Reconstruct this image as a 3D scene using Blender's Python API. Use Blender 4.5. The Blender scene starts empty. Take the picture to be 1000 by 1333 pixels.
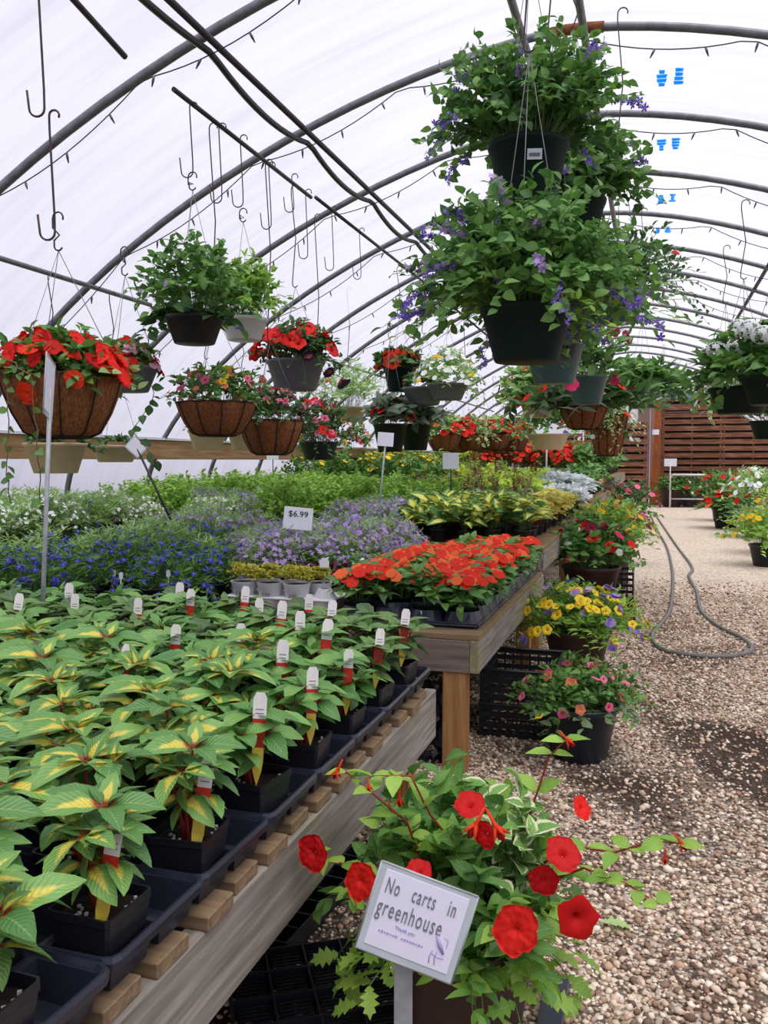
import bpy, math, random
import numpy as np
from mathutils import Vector, Matrix

SC = bpy.context.scene
COL = SC.collection
PI = math.pi

# ------------------------------------------------------------------ camera
EYE = 1.35
FPX = 1100.0
PITCH = math.atan((666.5 - 600) / FPX)
YAW = math.atan(350 * math.cos(PITCH) / FPX)
cd = bpy.data.cameras.new('camera')
cam = bpy.data.objects.new('camera', cd)
COL.objects.link(cam)
cam.location = (0, 0, EYE)
cam.rotation_euler = (PI / 2 - PITCH, 0, YAW)
cd.sensor_fit = 'HORIZONTAL'
cd.sensor_width = 36.0
cd.lens = FPX / 1000 * 36.0
cd.clip_end = 200
SC.camera = cam

# ------------------------------------------------------------------ light
SKY_STRENGTH = 0.68
SUN_STRENGTH = 4.3
SC.view_settings.view_transform = 'Standard'
SC.view_settings.look = 'None'
SC.view_settings.exposure = 0.12
SC.view_settings.gamma = 1.0
SC.view_settings.use_curve_mapping = False
world = bpy.data.worlds.new('overcast')
SC.world = world
world.use_nodes = True
wn = world.node_tree
wn.nodes['Background'].inputs[0].default_value = (0.79, 0.79, 1.0, 1)
wn.nodes['Background'].inputs[1].default_value = SKY_STRENGTH
sd = bpy.data.lights.new('sun', 'SUN')
sd.energy = SUN_STRENGTH
sd.angle = math.radians(50)
sd.color = (1.0, 0.97, 0.92)
sun = bpy.data.objects.new('sun', sd)
COL.objects.link(sun)
sun.rotation_euler = (math.radians(12), math.radians(14), 0)

# ------------------------------------------------------------------ pixel -> place in the greenhouse
_fw = np.array([-math.sin(YAW) * math.cos(PITCH), math.cos(YAW) * math.cos(PITCH), -math.sin(PITCH)])
_rt = np.array([math.cos(YAW), math.sin(YAW), 0.0])
_up = np.cross(_rt, _fw)
def _ray(u, v): return _fw * FPX + _rt * (u - 500) + _up * (666.5 - v)
def at_z(u, v, z):
    d = _ray(u, v); t = (z - EYE) / d[2]; return Vector((d[0] * t, d[1] * t, z))
def at_y(u, v, y):
    d = _ray(u, v); t = y / d[1]; return Vector((d[0] * t, y, EYE + d[2] * t))
def at_x(u, v, x):
    d = _ray(u, v); t = x / d[0]; return Vector((x, d[1] * t, EYE + d[2] * t))
def pix(x, y, z):
    p = np.array([x, y, z - EYE]); d = p @ _fw
    return 500 + FPX * (p @ _rt) / d, 666.5 - FPX * (p @ _up) / d

# ------------------------------------------------------------------ materials
def lin(h):
    h = h.lstrip('#'); out = []
    for i in (0, 2, 4):
        c = int(h[i:i + 2], 16) / 255
        out.append(c / 12.92 if c <= 0.04045 else ((c + 0.055) / 1.055) ** 2.4)
    return (*out, 1.0)
class NT:
    def __init__(s, name):
        s.m = bpy.data.materials.new(name); s.m.use_nodes = True
        s.t = s.m.node_tree; s.t.nodes.clear()
        s.out = s.n('ShaderNodeOutputMaterial')
    def n(s, typ, **kw):
        nd = s.t.nodes.new(typ)
        for k, v in kw.items(): setattr(nd, k, v)
        return nd
    def l(s, a, b): s.t.links.new(a, b)
    def ramp(s, fac, stops, interp='LINEAR'):
        r = s.n('ShaderNodeValToRGB'); r.color_ramp.interpolation = interp
        e = r.color_ramp.elements
        while len(e) < len(stops): e.new(0.5)
        for i, (p, c) in enumerate(stops): e[i].position = p; e[i].color = c
        s.l(fac, r.inputs[0]); return r.outputs[0]
    def mix(s, fac, a, b, mode='MIX'):
        m = s.n('ShaderNodeMix', data_type='RGBA', blend_type=mode)
        for sock, v in ((m.inputs[0], fac), (m.inputs[6], a), (m.inputs[7], b)):
            if hasattr(v, 'is_linked'): s.l(v, sock)
            elif isinstance(v, (int, float)): sock.default_value = v
            else: sock.default_value = v
        return m.outputs[2]
    def math(s, op, a, b=None):
        m = s.n('ShaderNodeMath', operation=op)
        for i, v in enumerate((a, b)):
            if v is None: continue
            if hasattr(v, 'is_linked'): s.l(v, m.inputs[i])
            else: m.inputs[i].default_value = v
        return m.outputs[0]
    def noise(s, scale, detail=4, vec=None, stretch=None):
        nz = s.n('ShaderNodeTexNoise'); nz.inputs['Scale'].default_value = scale; nz.inputs['Detail'].default_value = detail
        if vec is None:
            vec = s.n('ShaderNodeTexCoord').outputs['Object']
        if stretch:
            mp = s.n('ShaderNodeMapping'); mp.inputs['Scale'].default_value = stretch
            s.l(vec, mp.inputs[0]); vec = mp.outputs[0]
        s.l(vec, nz.inputs['Vector']); return nz.outputs['Fac']
    def bsdf(s, color, rough=0.5, metal=0.0, bump=None, bstr=0.3, bdist=0.01, spec=0.5):
        b = s.n('ShaderNodeBsdfPrincipled')
        if hasattr(color, 'is_linked'): s.l(color, b.inputs['Base Color'])
        else: b.inputs['Base Color'].default_value = color
        b.inputs['Roughness'].default_value = rough; b.inputs['Metallic'].default_value = metal
        b.inputs['Specular IOR Level'].default_value = spec
        if bump is not None:
            bp = s.n('ShaderNodeBump'); bp.inputs['Strength'].default_value = bstr; bp.inputs['Distance'].default_value = bdist
            s.l(bump, bp.inputs['Height']); s.l(bp.outputs[0], b.inputs['Normal'])
        return b
    def done(s, sh): s.l(sh.outputs[0], s.out.inputs[0]); return s.m

def plain(name, c, rough=0.5, metal=0.0, var=0.12, nscale=18, bstr=0.1, spec=0.5):
    t = NT(name); nz = t.noise(nscale)
    c = lin(c); lo = tuple(x * (1 - var) for x in c[:3]) + (1,); hi = tuple(min(1, x * (1 + var)) for x in c[:3]) + (1,)
    return t.done(t.bsdf(t.ramp(nz, [(0.3, lo), (0.7, hi)]), rough, metal, nz, bstr, 0.004, spec))

def fresh(h):
    c = lin(h); return (min(.9, c[0] * 1.25 + .004), min(.9, c[1] * 1.22 + .004), min(.9, c[2] * 1.25 + .004), 1.0)
def leafmat(name, c1, c2, centre=None, cw=0.45, ct=0.75, edge=None, vein=0.25, trans=0.3, rough=0.42, heart=None):
    t = NT(name)
    a = t.n('ShaderNodeAttribute', attribute_name='lv')
    sp = t.n('ShaderNodeSeparateColor'); t.l(a.outputs['Color'], sp.inputs[0])
    rnd, tt, uu = sp.outputs[0], sp.outputs[1], sp.outputs[2]
    col = t.mix(rnd, fresh(c1), fresh(c2))
    if edge: col = t.mix(t.math('GREATER_THAN', uu, 0.6), col, fresh(edge))
    if centre:
        # stripe along the midrib, narrowing to the tip
        w = t.math('MULTIPLY', t.math('SUBTRACT', ct, tt), cw * 2.2)
        w = t.math('ADD', w, t.math('MULTIPLY', t.math('SUBTRACT', t.noise(55, 3), 0.5), 0.55))
        f = t.math('MULTIPLY', t.math('SUBTRACT', w, uu), 4.0)
        f = t.math('MINIMUM', t.math('MAXIMUM', f, 0.0), 1.0)
        f = t.math('MULTIPLY', f, t.math('GREATER_THAN', rnd, 0.3))
        col = t.mix(f, col, fresh(centre))
    if heart:
        f = t.math('MINIMUM', t.math('MAXIMUM', t.math('MULTIPLY', t.math('SUBTRACT', 0.2, tt), 9.0), 0.0), 1.0)
        col = t.mix(f, col, fresh(heart))
    if vein:
        f = t.math('MULTIPLY', t.math('LESS_THAN', uu, 0.07), vein)
        col = t.mix(f, col, (0.5, 0.6, 0.25, 1))
    # side veins running out from the midrib, and a slightly mottled blade
    ph = t.math('SUBTRACT', t.math('MULTIPLY', tt, 62.0), t.math('MULTIPLY', uu, 17.0))
    vn = t.math('SINE', ph)
    if vein:
        f = t.math('MULTIPLY', t.math('MAXIMUM', t.math('SUBTRACT', vn, 0.55), 0.0), 0.5)
        col = t.mix(f, col, t.mix(0.5, col, (0.55, 0.7, 0.3, 1)))
    mot = t.noise(40, 4)
    col = t.mix(t.math('MULTIPLY', mot, 0.45), col, t.mix(1.0, col, (0.45, 0.55, 0.4, 1), 'MULTIPLY'))
    nz = t.math('ADD', t.math('MULTIPLY', vn, -0.35), t.noise(90, 2))
    b = t.bsdf(col, rough, 0, nz, 0.5, 0.0025, 0.5)
    tr = t.n('ShaderNodeBsdfTranslucent'); t.l(col, tr.inputs[0])
    ms = t.n('ShaderNodeMixShader'); ms.inputs[0].default_value = trans
    t.l(b.outputs[0], ms.inputs[1]); t.l(tr.outputs[0], ms.inputs[2])
    return t.done(ms)

def flowermat(name, c1, c2, throat=None, tw=0.35, trans=0.25):
    t = NT(name)
    a = t.n('ShaderNodeAttribute', attribute_name='lv')
    sp = t.n('ShaderNodeSeparateColor'); t.l(a.outputs['Color'], sp.inputs[0])
    rnd, tt = sp.outputs[0], sp.outputs[1]
    col = t.mix(rnd, lin(c1), lin(c2))
    if throat:
        f = t.math('MINIMUM', t.math('MAXIMUM', t.math('MULTIPLY', t.math('SUBTRACT', tw, tt), 6.0), 0.0), 1.0)
        col = t.mix(f, col, lin(throat))
    b = t.bsdf(col, 0.6, 0, t.noise(120, 2), 0.2, 0.002, 0.25)
    tr = t.n('ShaderNodeBsdfTranslucent'); t.l(col, tr.inputs[0])
    ms = t.n('ShaderNodeMixShader'); ms.inputs[0].default_value = trans
    t.l(b.outputs[0], ms.inputs[1]); t.l(tr.outputs[0], ms.inputs[2])
    return t.done(ms)

def wood(name, c1, c2, c3, axis, scale=6, rough=0.75, green=None):
    st = {0: (0.6, 9, 9), 1: (9, 0.6, 9), 2: (9, 9, 0.6)}[axis]
    t = NT(name)
    g = t.noise(scale, 8, stretch=st); big = t.noise(1.6, 3)
    col = t.ramp(g, [(0.25, lin(c1)), (0.5, lin(c2)), (0.75, lin(c3))])
    col = t.mix(t.ramp(big, [(0.35, (0, 0, 0, 1)), (0.7, (0.6, 0.6, 0.6, 1))]), col, lin(c1))
    if green: col = t.mix(t.ramp(t.noise(3.1, 4), [(0.5, (0, 0, 0, 1)), (0.68, (0.65, 0.65, 0.65, 1))]), col, lin(green))
    return t.done(t.bsdf(col, rough, 0, g, 0.5, 0.006, 0.2))

M = {}
def film():
    t = NT('poly_film')
    nz = t.noise(0.9, 5, stretch=(0.5, 2.5, 1.2))
    wr = t.noise(2.2, 6, stretch=(0.35, 5.0, 0.6))
    nz = t.math('ADD', t.math('MULTIPLY', nz, 0.55), t.math('MULTIPLY', wr, 0.45))
    col = t.ramp(nz, [(0.34, (0.74, 0.74, 0.78, 1)), (0.5, (0.86, 0.86, 0.89, 1)), (0.66, (0.93, 0.93, 0.95, 1))])
    tl = t.n('ShaderNodeBsdfTranslucent'); t.l(col, tl.inputs[0])
    tp = t.n('ShaderNodeBsdfTransparent')
    gl = t.bsdf(col, 0.35)
    bp = t.n('ShaderNodeBump'); bp.inputs['Strength'].default_value = 0.6; bp.inputs['Distance'].default_value = 0.05
    t.l(nz, bp.inputs['Height']); t.l(bp.outputs[0], gl.inputs['Normal']); t.l(bp.outputs[0], tl.inputs['Normal'])
    m1 = t.n('ShaderNodeMixShader'); m1.inputs[0].default_value = 0.18; t.l(tl.outputs[0], m1.inputs[1]); t.l(gl.outputs[0], m1.inputs[2])
    m2 = t.n('ShaderNodeMixShader'); m2.inputs[0].default_value = 0.5; t.l(m1.outputs[0], m2.inputs[1]); t.l(tp.outputs[0], m2.inputs[2])
    return t.done(m2)
M['film'] = film()
def gravel():
    t = NT('gravel_ground')
    tc = t.n('ShaderNodeTexCoord')
    vo = t.n('ShaderNodeTexVoronoi'); vo.inputs['Scale'].default_value = 62; t.l(tc.outputs['Object'], vo.inputs['Vector'])
    sc = t.n('ShaderNodeSeparateColor'); t.l(vo.outputs['Color'], sc.inputs[0])
    col = t.ramp(sc.outputs[0], [(0.0, lin('5a453c')), (0.2, lin('a4907e')), (0.5, lin('dccab6')), (0.8, lin('eee2d2')), (1.0, lin('c0a088'))])
    gap = t.math('GREATER_THAN', vo.outputs['Distance'], 0.62)
    sy = t.n('ShaderNodeSeparateXYZ'); t.l(tc.outputs['Object'], sy.inputs[0])
    nearer = t.math('MINIMUM', t.math('MAXIMUM', t.math('MULTIPLY', t.math('SUBTRACT', 12.0, sy.outputs[1]), 0.2), 0.0), 1.0)   # drops with distance: far gravel is paler, with fainter gaps
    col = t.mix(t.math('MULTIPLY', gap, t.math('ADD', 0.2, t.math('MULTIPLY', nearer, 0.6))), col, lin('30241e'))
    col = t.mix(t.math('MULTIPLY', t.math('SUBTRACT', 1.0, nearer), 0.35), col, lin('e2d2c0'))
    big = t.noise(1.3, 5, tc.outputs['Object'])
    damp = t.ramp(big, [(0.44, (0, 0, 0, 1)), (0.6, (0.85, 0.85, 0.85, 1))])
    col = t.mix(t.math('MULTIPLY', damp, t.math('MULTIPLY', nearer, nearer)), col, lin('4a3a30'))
    # bare dark soil where the gravel is worn thin
    sx = t.n('ShaderNodeSeparateXYZ'); t.l(tc.outputs['Object'], sx.inputs[0])
    X, Y = sx.outputs[0], sx.outputs[1]
    def sn(a, ka, b, kb, c): return t.math('SINE', t.math('ADD', t.math('ADD', t.math('MULTIPLY', a, ka), t.math('MULTIPLY', b, kb)), c))
    g = t.math('ADD', t.math('MULTIPLY', sn(X, 2.6, Y, 0.0, 0.8), sn(X, 0.0, Y, 1.9, 0.4)), t.math('MULTIPLY', sn(X, 6.1, Y, 4.3, 0.0), 0.5))
    bias = t.math('MULTIPLY', t.math('MINIMUM', t.math('MAXIMUM', t.math('MULTIPLY', t.math('SUBTRACT', X, 0.2), 1.1), 0.0), 1.0), t.math('MINIMUM', t.math('MAXIMUM', t.math('SUBTRACT', 5.2, Y), 0.0), 1.0))
    g = t.math('ADD', t.math('MULTIPLY', g, 0.5), t.math('MULTIPLY', bias, 0.85))
    near = t.math('MINIMUM', t.math('MAXIMUM', t.math('SUBTRACT', 6.5, Y), 0.0), 1.0)
    g = t.math('MULTIPLY', t.math('MINIMUM', t.math('MAXIMUM', t.math('MULTIPLY', t.math('ADD', g, -0.05), 2.5), 0.0), 0.92), near)
    col = t.mix(g, col, lin('35271f'))
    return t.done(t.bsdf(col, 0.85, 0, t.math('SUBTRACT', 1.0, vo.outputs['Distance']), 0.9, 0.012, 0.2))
M['gravel'] = gravel()
def pebmat():
    t = NT('pebbles')
    a = t.n('ShaderNodeAttribute', attribute_name='lv')
    sp = t.n('ShaderNodeSeparateColor'); t.l(a.outputs['Color'], sp.inputs[0])
    col = t.ramp(sp.outputs[0], [(0, lin('5c463c')), (0.25, lin('a08672')), (0.5, lin('d2bba4')), (0.76, lin('e8dccb')), (0.9, lin('c4a288')), (1, lin('8e6e5c'))])
    return t.done(t.bsdf(col, 0.7, 0, t.noise(60, 3), 0.2, 0.003, 0.3))
M['pebble'] = pebmat()
M['steel'] = plain('galvanised_steel', 'a3a6aa', 0.5, 0.25, 0.2, 25)
M['hoop'] = plain('grey_steel_tube', '74757b', 0.5, 0.55, 0.2, 20)
M['darkpipe'] = plain('dark_pipe', '3a3438', 0.5, 0.3, 0.25, 20)
M['blackhose'] = plain('black_hose', '1c1a1e', 0.45)
M['rust'] = plain('rust', '7a4426', 0.9, 0, 0.4, 30)
M['hook'] = plain('rusty_wire', '4a3c40', 0.6, 0.5, 0.3, 40)
M['wire'] = plain('thin_wire', '77707a', 0.5, 0.5)
M['wb'] = wood('weathered_board', '665f58', '8f8880', 'b5aea2', 1, 5, green='8b8850')
M['wbx'] = wood('weathered_board_cross', '5e534b', '84776c', 'a1958a', 0, 5)
M['slat'] = wood('new_slat', '6d5846', '927a5e', 'ad9570', 0, 7, green='8a8440')
M['slatend'] = plain('slat_wood', 'a5805c', 0.85, 0, 0.3, 60, 0.4)
M['post'] = wood('treated_post', '7e5733', 'a97c4e', 'c39a6b', 2, 6)
M['darkpost'] = wood('brown_post', '6b3a20', 'a35c34', 'c07c4c', 2, 6)
M['pallet'] = wood('red_brown_pallet', '4a2e24', '80543f', 'b08468', 0, 4)
M['gapshade'] = plain('gap_shade', '2a1a16', 0.9)  # near-black colour standing in for the shade between pallet planks
M['hip'] = wood('hip_board_wood', '7d5f45', 'a07c59', 'b8987a', 1, 4)
M['blackp'] = plain('black_plastic', '1b1c24', 0.35, 0, 0.2, 12, 0.05)
M['blackm'] = plain('black_matte_plastic', '131318', 0.5, 0, 0.2, 12, 0.05)
M['tray'] = plain('blue_black_tray', '272a38', 0.3, 0, 0.2, 9, 0.05)
M['gpot'] = plain('dark_green_pot', '0c211d', 0.6, 0, 0.15, 12, 0.04, 0.25)
M['tealpot'] = plain('teal_pot', '3c5a5e', 0.4, 0, 0.12, 12, 0.04)
M['bluepot'] = plain('blue_black_pot', '26303b', 0.35, 0, 0.15, 12, 0.04)
M['brownpot'] = plain('dark_brown_pot', '3d2823', 0.45, 0, 0.15, 9, 0.06)
M['whitepot'] = plain('white_pot', 'cfd0d6', 0.4, 0, 0.05)
M['greypot'] = plain('grey_pot', '65656c', 0.5, 0, 0.1)
M['tanpot'] = plain('tan_pot', 'c4a888', 0.55, 0, 0.08)
M['soil'] = plain('potting_soil', '2a1c16', 0.95, 0, 0.6, 120, 1.0)
M['coir'] = wood('coconut_coir', '5b2f1a', '8f5a38', 'b98558', 2, 16, 0.95)
M['coirwire'] = plain('basket_wire', '241a18', 0.6, 0.3)
M['stem'] = plain('green_stem', '5d7f38', 0.6)
M['redstem'] = plain('red_stem', '8c2a1e', 0.55)
M['brownstem'] = plain('brown_stem', '74563c', 0.7)
M['white'] = plain('white_card', 'd9dbe6', 0.6, 0, 0.03)
M['paper'] = plain('white_paper', 'e4e2f2', 0.7, 0, 0.02)
M['sleeve'] = plain('clear_sleeve_edge', 'b9c3c8', 0.25, 0, 0.08, 12)
M['ink'] = plain('grey_ink', '75757d', 0.8, 0, 0.05)
M['blackink'] = plain('black_ink', '15151a', 0.8, 0, 0.05)
M['lilacink'] = plain('lilac_ink', 'a9a0cf', 0.8, 0, 0.1)
M['tagred'] = plain('tag_red', 'c8281c', 0.5, 0, 0.25, 60)
M['tagwhite'] = plain('tag_white', 'e6dede', 0.5, 0, 0.06, 60)
M['tagyellow'] = plain('tag_yellow', 'e6c94a', 0.5, 0, 0.15, 40)

M['bulb'] = plain('bulb_glass', '3d4048', 0.3)
M['greenhose'] = plain('grey_hose', '66645f', 0.5, 0, 0.15, 10)
# foliage
M['imp_var'] = leafmat('striped_leaf', '44773c', '76a452', 'eecb50', 0.5, 0.86, None, 0.3, 0.28, 0.36, heart='a02a1c')
M['imp_grn'] = leafmat('green_leaf', '447a3c', '7aa856', None, heart='7c3a24', rough=0.33)
M['imp_brz'] = leafmat('bronze_leaf', '3c5c34', '6f9450', '6a3426', 0.42, 0.62, heart='6a2a20', rough=0.33)
M['leaf'] = leafmat('mid_green_leaf', '3b6e2c', '6f9f45')
M['leafdk'] = leafmat('dark_green_leaf', '2a5226', '4b7a3a')
M['leafbr'] = leafmat('bright_green_leaf', '6ca034', 'a6cc58', trans=0.4)
M['leaflt'] = leafmat('light_green_leaf', '84ae5c', 'b4d28c', trans=0.35)
M['leafgy'] = leafmat('grey_green_leaf', '6a8a5c', '93ad80')
M['lime'] = leafmat('lime_leaf', 'a9c83a', 'd2e060', trans=0.4)
M['hosta'] = leafmat('yellow_centred_leaf', '3f7040', '5d8c4a', 'ecd75c', 0.55, 1.05, vein=0)
M['coleusy'] = leafmat('yellow_leaf', 'd6c24a', 'e9dc7c', 'd9a040', 0.3, 0.5)
M['varieg'] = leafmat('cream_edged_leaf', '6a9a4a', '8ab85e', None, edge='dfe8b8')
M['silver'] = leafmat('silver_leaf', 'b4c4cc', 'dce6ea', vein=0)
M['burg'] = leafmat('burgundy_leaf', '3d1626', '62243a', vein=0)
M['sedum'] = leafmat('yellow_orange_leaf', '9fb23a', 'c8b040', vein=0)
M['darkgrey'] = leafmat('dark_silvery_leaf', '2c4430', '8a9c8a')
F = {}
F['red'] = flowermat('red_petal', 'c41016', 'ea261c', '8a0a0c', 0.12)
F['scarlet'] = flowermat('scarlet_petal', 'dc2a12', 'f0461e', 'b01808', 0.15)
F['orange'] = flowermat('orange_petal', 'e0401c', 'f27038')
F['coral'] = flowermat('coral_petal', 'e05848', 'f08868', 'f0c060', 0.3)
F['pink'] = flowermat('pink_petal', 'd04a72', 'ec7c9a', 'c02c50', 0.25)
F['hot'] = flowermat('hot_pink_petal', 'd01a5c', 'e64080')
F['ltpink'] = flowermat('pale_pink_petal', 'd48cae', 'e8b4c8')
F['lilac'] = flowermat('lilac_petal', '9c80c0', 'c4a8dc')
F['purple'] = flowermat('purple_petal', '7450c4', '9c7ce4', 'e0d8f0', 0.2)
M['tape'] = flowermat('blue_tape', '4ab0f0', '7cc8f6', trans=.85)
F['blue'] = flowermat('blue_petal', '3a34b0', '5c54d4', 'e0e0ff', 0.15)
F['dpurple'] = flowermat('dark_purple_petal', '2e1434', '4a2058')
F['white'] = flowermat('white_petal', 'dfe4e0', 'f2f2f4', trans=0.2)
F['yellow'] = flowermat('yellow_petal', 'e6b818', 'f6d838', 'c8780c', 0.2)
F['burg'] = flowermat('burgundy_petal', '7a1030', '981c40')

# ------------------------------------------------------------------ mesh helpers
def link(o, parent=None):
    COL.objects.link(o)
    if parent is not None: o.parent = parent
    return o
def np_mesh(name, V, Fc, mats, attr=None, smooth=True, midx=None):
    V = np.asarray(V, dtype=np.float32); Fc = np.asarray(Fc, dtype=np.int32)
    me = bpy.data.meshes.new(name)
    n, k = Fc.shape
    me.vertices.add(len(V)); me.vertices.foreach_set('co', V.ravel())
    me.loops.add(n * k); me.loops.foreach_set('vertex_index', Fc.ravel())
    me.polygons.add(n)
    me.polygons.foreach_set('loop_start', np.arange(0, n * k, k, dtype=np.int32))
    me.polygons.foreach_set('loop_total', np.full(n, k, dtype=np.int32))
    if smooth: me.polygons.foreach_set('use_smooth', np.ones(n, dtype=bool))
    if midx is not None: me.polygons.foreach_set('material_index', np.asarray(midx, dtype=np.int32))
    if not isinstance(mats, (list, tuple)): mats = [mats]
    for m in mats: me.materials.append(m)
    if attr is not None:
        ca = me.color_attributes.new('lv', 'FLOAT_COLOR', 'POINT')
        a = np.ones((len(V), 4), dtype=np.float32); a[:, :3] = attr
        ca.data.foreach_set('color', a.ravel())
    me.update(calc_edges=True)
    return me

class MB:
    """collects shapes with mixed faces into ONE mesh"""
    def __init__(s): s.v = []; s.f = []; s.mi = []; s.sm = []
    def add(s, vs, fs, mi=0, smooth=False):
        b = len(s.v); s.v += [tuple(v) for v in vs]
        for f in fs: s.f.append([b + i for i in f]); s.mi.append(mi); s.sm.append(smooth)
    def box(s, c, d, rz=0, mi=0, bev=0.0):
        cx, cy, cz = c; hx, hy, hz = d[0] / 2, d[1] / 2, d[2] / 2
        cr, sr = math.cos(rz), math.sin(rz)
        if bev <= 0:
            P = [(x, y, z) for z in (-hz, hz) for x, y in ((-hx, -hy), (hx, -hy), (hx, hy), (-hx, hy))]
            fs = [(3, 2, 1, 0), (4, 5, 6, 7), (0, 1, 5, 4), (1, 2, 6, 5), (2, 3, 7, 6), (3, 0, 4, 7)]
        else:
            P = []; b = bev
            for z, i in ((-hz, b), (-hz + b, 0), (hz - b, 0), (hz, b)):
                x0, y0 = hx - i, hy - i
                P += [(-x0 + b, -y0, z), (x0 - b, -y0, z), (x0, -y0 + b, z), (x0, y0 - b, z), (x0 - b, y0, z), (-x0 + b, y0, z), (-x0, y0 - b, z), (-x0, -y0 + b, z)]
            fs = [tuple(range(7, -1, -1)), tuple(range(24, 32))]
            for r in range(3):
                for k in range(8): fs.append((r * 8 + k, r * 8 + (k + 1) % 8, (r + 1) * 8 + (k + 1) % 8, (r + 1) * 8 + k))
        s.add([(cx + x * cr - y * sr, cy + x * sr + y * cr, cz + z) for x, y, z in P], fs, mi)
    def tube(s, pts, r, seg=6, mi=0, caps=True):
        pts = [Vector(p) for p in pts]; n = len(pts); vs = []; up = Vector((0, 0, 1))
        rs = r if isinstance(r, (list, tuple)) else [r] * n
        prev = None
        for i, p in enumerate(pts):
            t = (pts[min(i + 1, n - 1)] - pts[max(i - 1, 0)])
            t = t.normalized() if t.length > 1e-9 else Vector((0, 0, 1))
            if prev is None:
                a = up.cross(t) if abs(t.z) < 0.95 else Vector((1, 0, 0)).cross(t)
            else: a = prev - t * prev.dot(t)
            a.normalize(); prev = a; b = t.cross(a)
            for k in range(seg):
                w = 2 * PI * k / seg; vs.append(p + (a * math.cos(w) + b * math.sin(w)) * rs[i])
        fs = [(i * seg + k, i * seg + (k + 1) % seg, (i + 1) * seg + (k + 1) % seg, (i + 1) * seg + k) for i in range(n - 1) for k in range(seg)]
        s.add(vs, fs, mi, True)
        if caps:
            b0 = len(s.v) - len(vs)
            s.f.append([b0 + k for k in range(seg)][::-1]); s.mi.append(mi); s.sm.append(False)
            s.f.append([b0 + (n - 1) * seg + k for k in range(seg)]); s.mi.append(mi); s.sm.append(False)
    def lathe(s, prof, seg=28, c=(0, 0, 0), mi=0, wob=0.0, lobes=0, square=0.0, smooth=True):
        vs = []; n = len(prof)
        for r, z in prof:
            for k in range(seg):
                w = 2 * PI * k / seg
                rr = r * (1 + wob * math.cos(lobes * w))
                if square: rr *= 1 / (abs(math.cos(w)) ** square + abs(math.sin(w)) ** square) ** (1 / square)
                vs.append((c[0] + rr * math.cos(w), c[1] + rr * math.sin(w), c[2] + z))
        fs = [(i * seg + k, i * seg + (k + 1) % seg, (i + 1) * seg + (k + 1) % seg, (i + 1) * seg + k) for i in range(n - 1) for k in range(seg)]
        s.add(vs, fs, mi, smooth)
    def mesh(s, name, mats):
        me = bpy.data.meshes.new(name); me.from_pydata(s.v, [], s.f)
        if not isinstance(mats, (list, tuple)): mats = [mats]
        for m in mats: me.materials.append(m)
        me.polygons.foreach_set('material_index', s.mi); me.polygons.foreach_set('use_smooth', s.sm)
        me.update(); return me
    def build(s, name, mats, parent=None, loc=None):
        o = bpy.data.objects.new(name, s.mesh(name, mats)); link(o, parent)
        if loc is not None: o.location = loc
        return o

def tag(o, label, cat, group=None, kind=None):
    if label: o['label'] = label
    if cat: o['category'] = cat
    if group: o['group'] = group
    if kind: o['kind'] = kind
    return o
def thing(name, label, cat, loc=(0, 0, 0), rz=0, group=None):
    o = bpy.data.objects.new(name, None); o.empty_display_size = 0.05
    link(o); o.location = loc; o.rotation_euler = (0, 0, rz)
    return tag(o, label, cat, group)
def part(name, me, parent, loc=None, rot=None, scale=None):
    o = bpy.data.objects.new(name, me); link(o, parent)
    if loc is not None: o.location = loc
    if rot is not None: o.rotation_euler = rot
    if scale is not None: o.scale = (scale,) * 3 if isinstance(scale, (int, float)) else scale
    return o
KIDS = {}
def copy_tree(root, loc, rz=0, label=None, group=None, scale=None, skip=()):
    if root.name not in KIDS:
        KIDS[root.name] = [(c, list(c.children)) for c in root.children]
    r = root.copy(); COL.objects.link(r); r.location = loc; r.rotation_euler = (0, 0, rz)
    if scale: r.scale = (scale,) * 3
    if label: r['label'] = label
    if group: r['group'] = group
    for ch, gs in KIDS[root.name]:
        if ch.name in skip or ch.name.split('.')[0] in skip: continue
        c = ch.copy(); COL.objects.link(c); c.parent = r
        for g in gs:
            d = g.copy(); COL.objects.link(d); d.parent = c
    return r
def struct(o): o['kind'] = 'structure'; return o
class Placer:
    """first placement moves the prototype itself, later ones copy it"""
    def __init__(s, root): s.root = root; s.used = False; KIDS[root.name] = [(c, list(c.children)) for c in root.children]
    def put(s, loc, rz=0, label=None, group=None, scale=1.0):
        if not s.used:
            s.used = True; r = s.root; s.base = r['label']
            r.location = loc; r.rotation_euler = (0, 0, rz); r.scale = (scale,) * 3
            if label: r['label'] = label
            if group: r['group'] = group
            return r
        return copy_tree(s.root, loc, rz, label or s.base, group, scale)

# ------------------------------------------------------------------ leaves & flowers
def leaf_tpl(stations, w, fold=0.25, droop=0.3, tip=0.0, serr=0.0):
    """pointed blade: length 1 along +Y, three verts per station"""
    V = []; A = []
    for i, (t, wf) in enumerate(stations):
        z = -droop * t * t
        hw = w * wf * (1 + (serr if i % 2 else -serr))
        for u in (-1, 0, 1):
            V.append((u * hw, t, z + abs(u) * fold * hw)); A.append((t, abs(u)))
    Fc = []
    for i in range(len(stations) - 1):
        a = i * 3
        Fc += [(a, a + 1, a + 4, a + 3), (a + 1, a + 2, a + 5, a + 4)]
    return np.array(V), np.array(Fc), np.array(A)
OV = [(0, .12), (.14, .62), (.36, 1), (.62, .86), (.84, .42), (1, .03)]
T_IMP = leaf_tpl([(0, .08), (.1, .34), (.22, .74), (.36, .98), (.5, 1), (.64, .95), (.78, .74), (.9, .4), (1, .03)], .25, .3, .42, serr=0.05)
T_OV = leaf_tpl(OV, .27, .3, .3)
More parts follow.
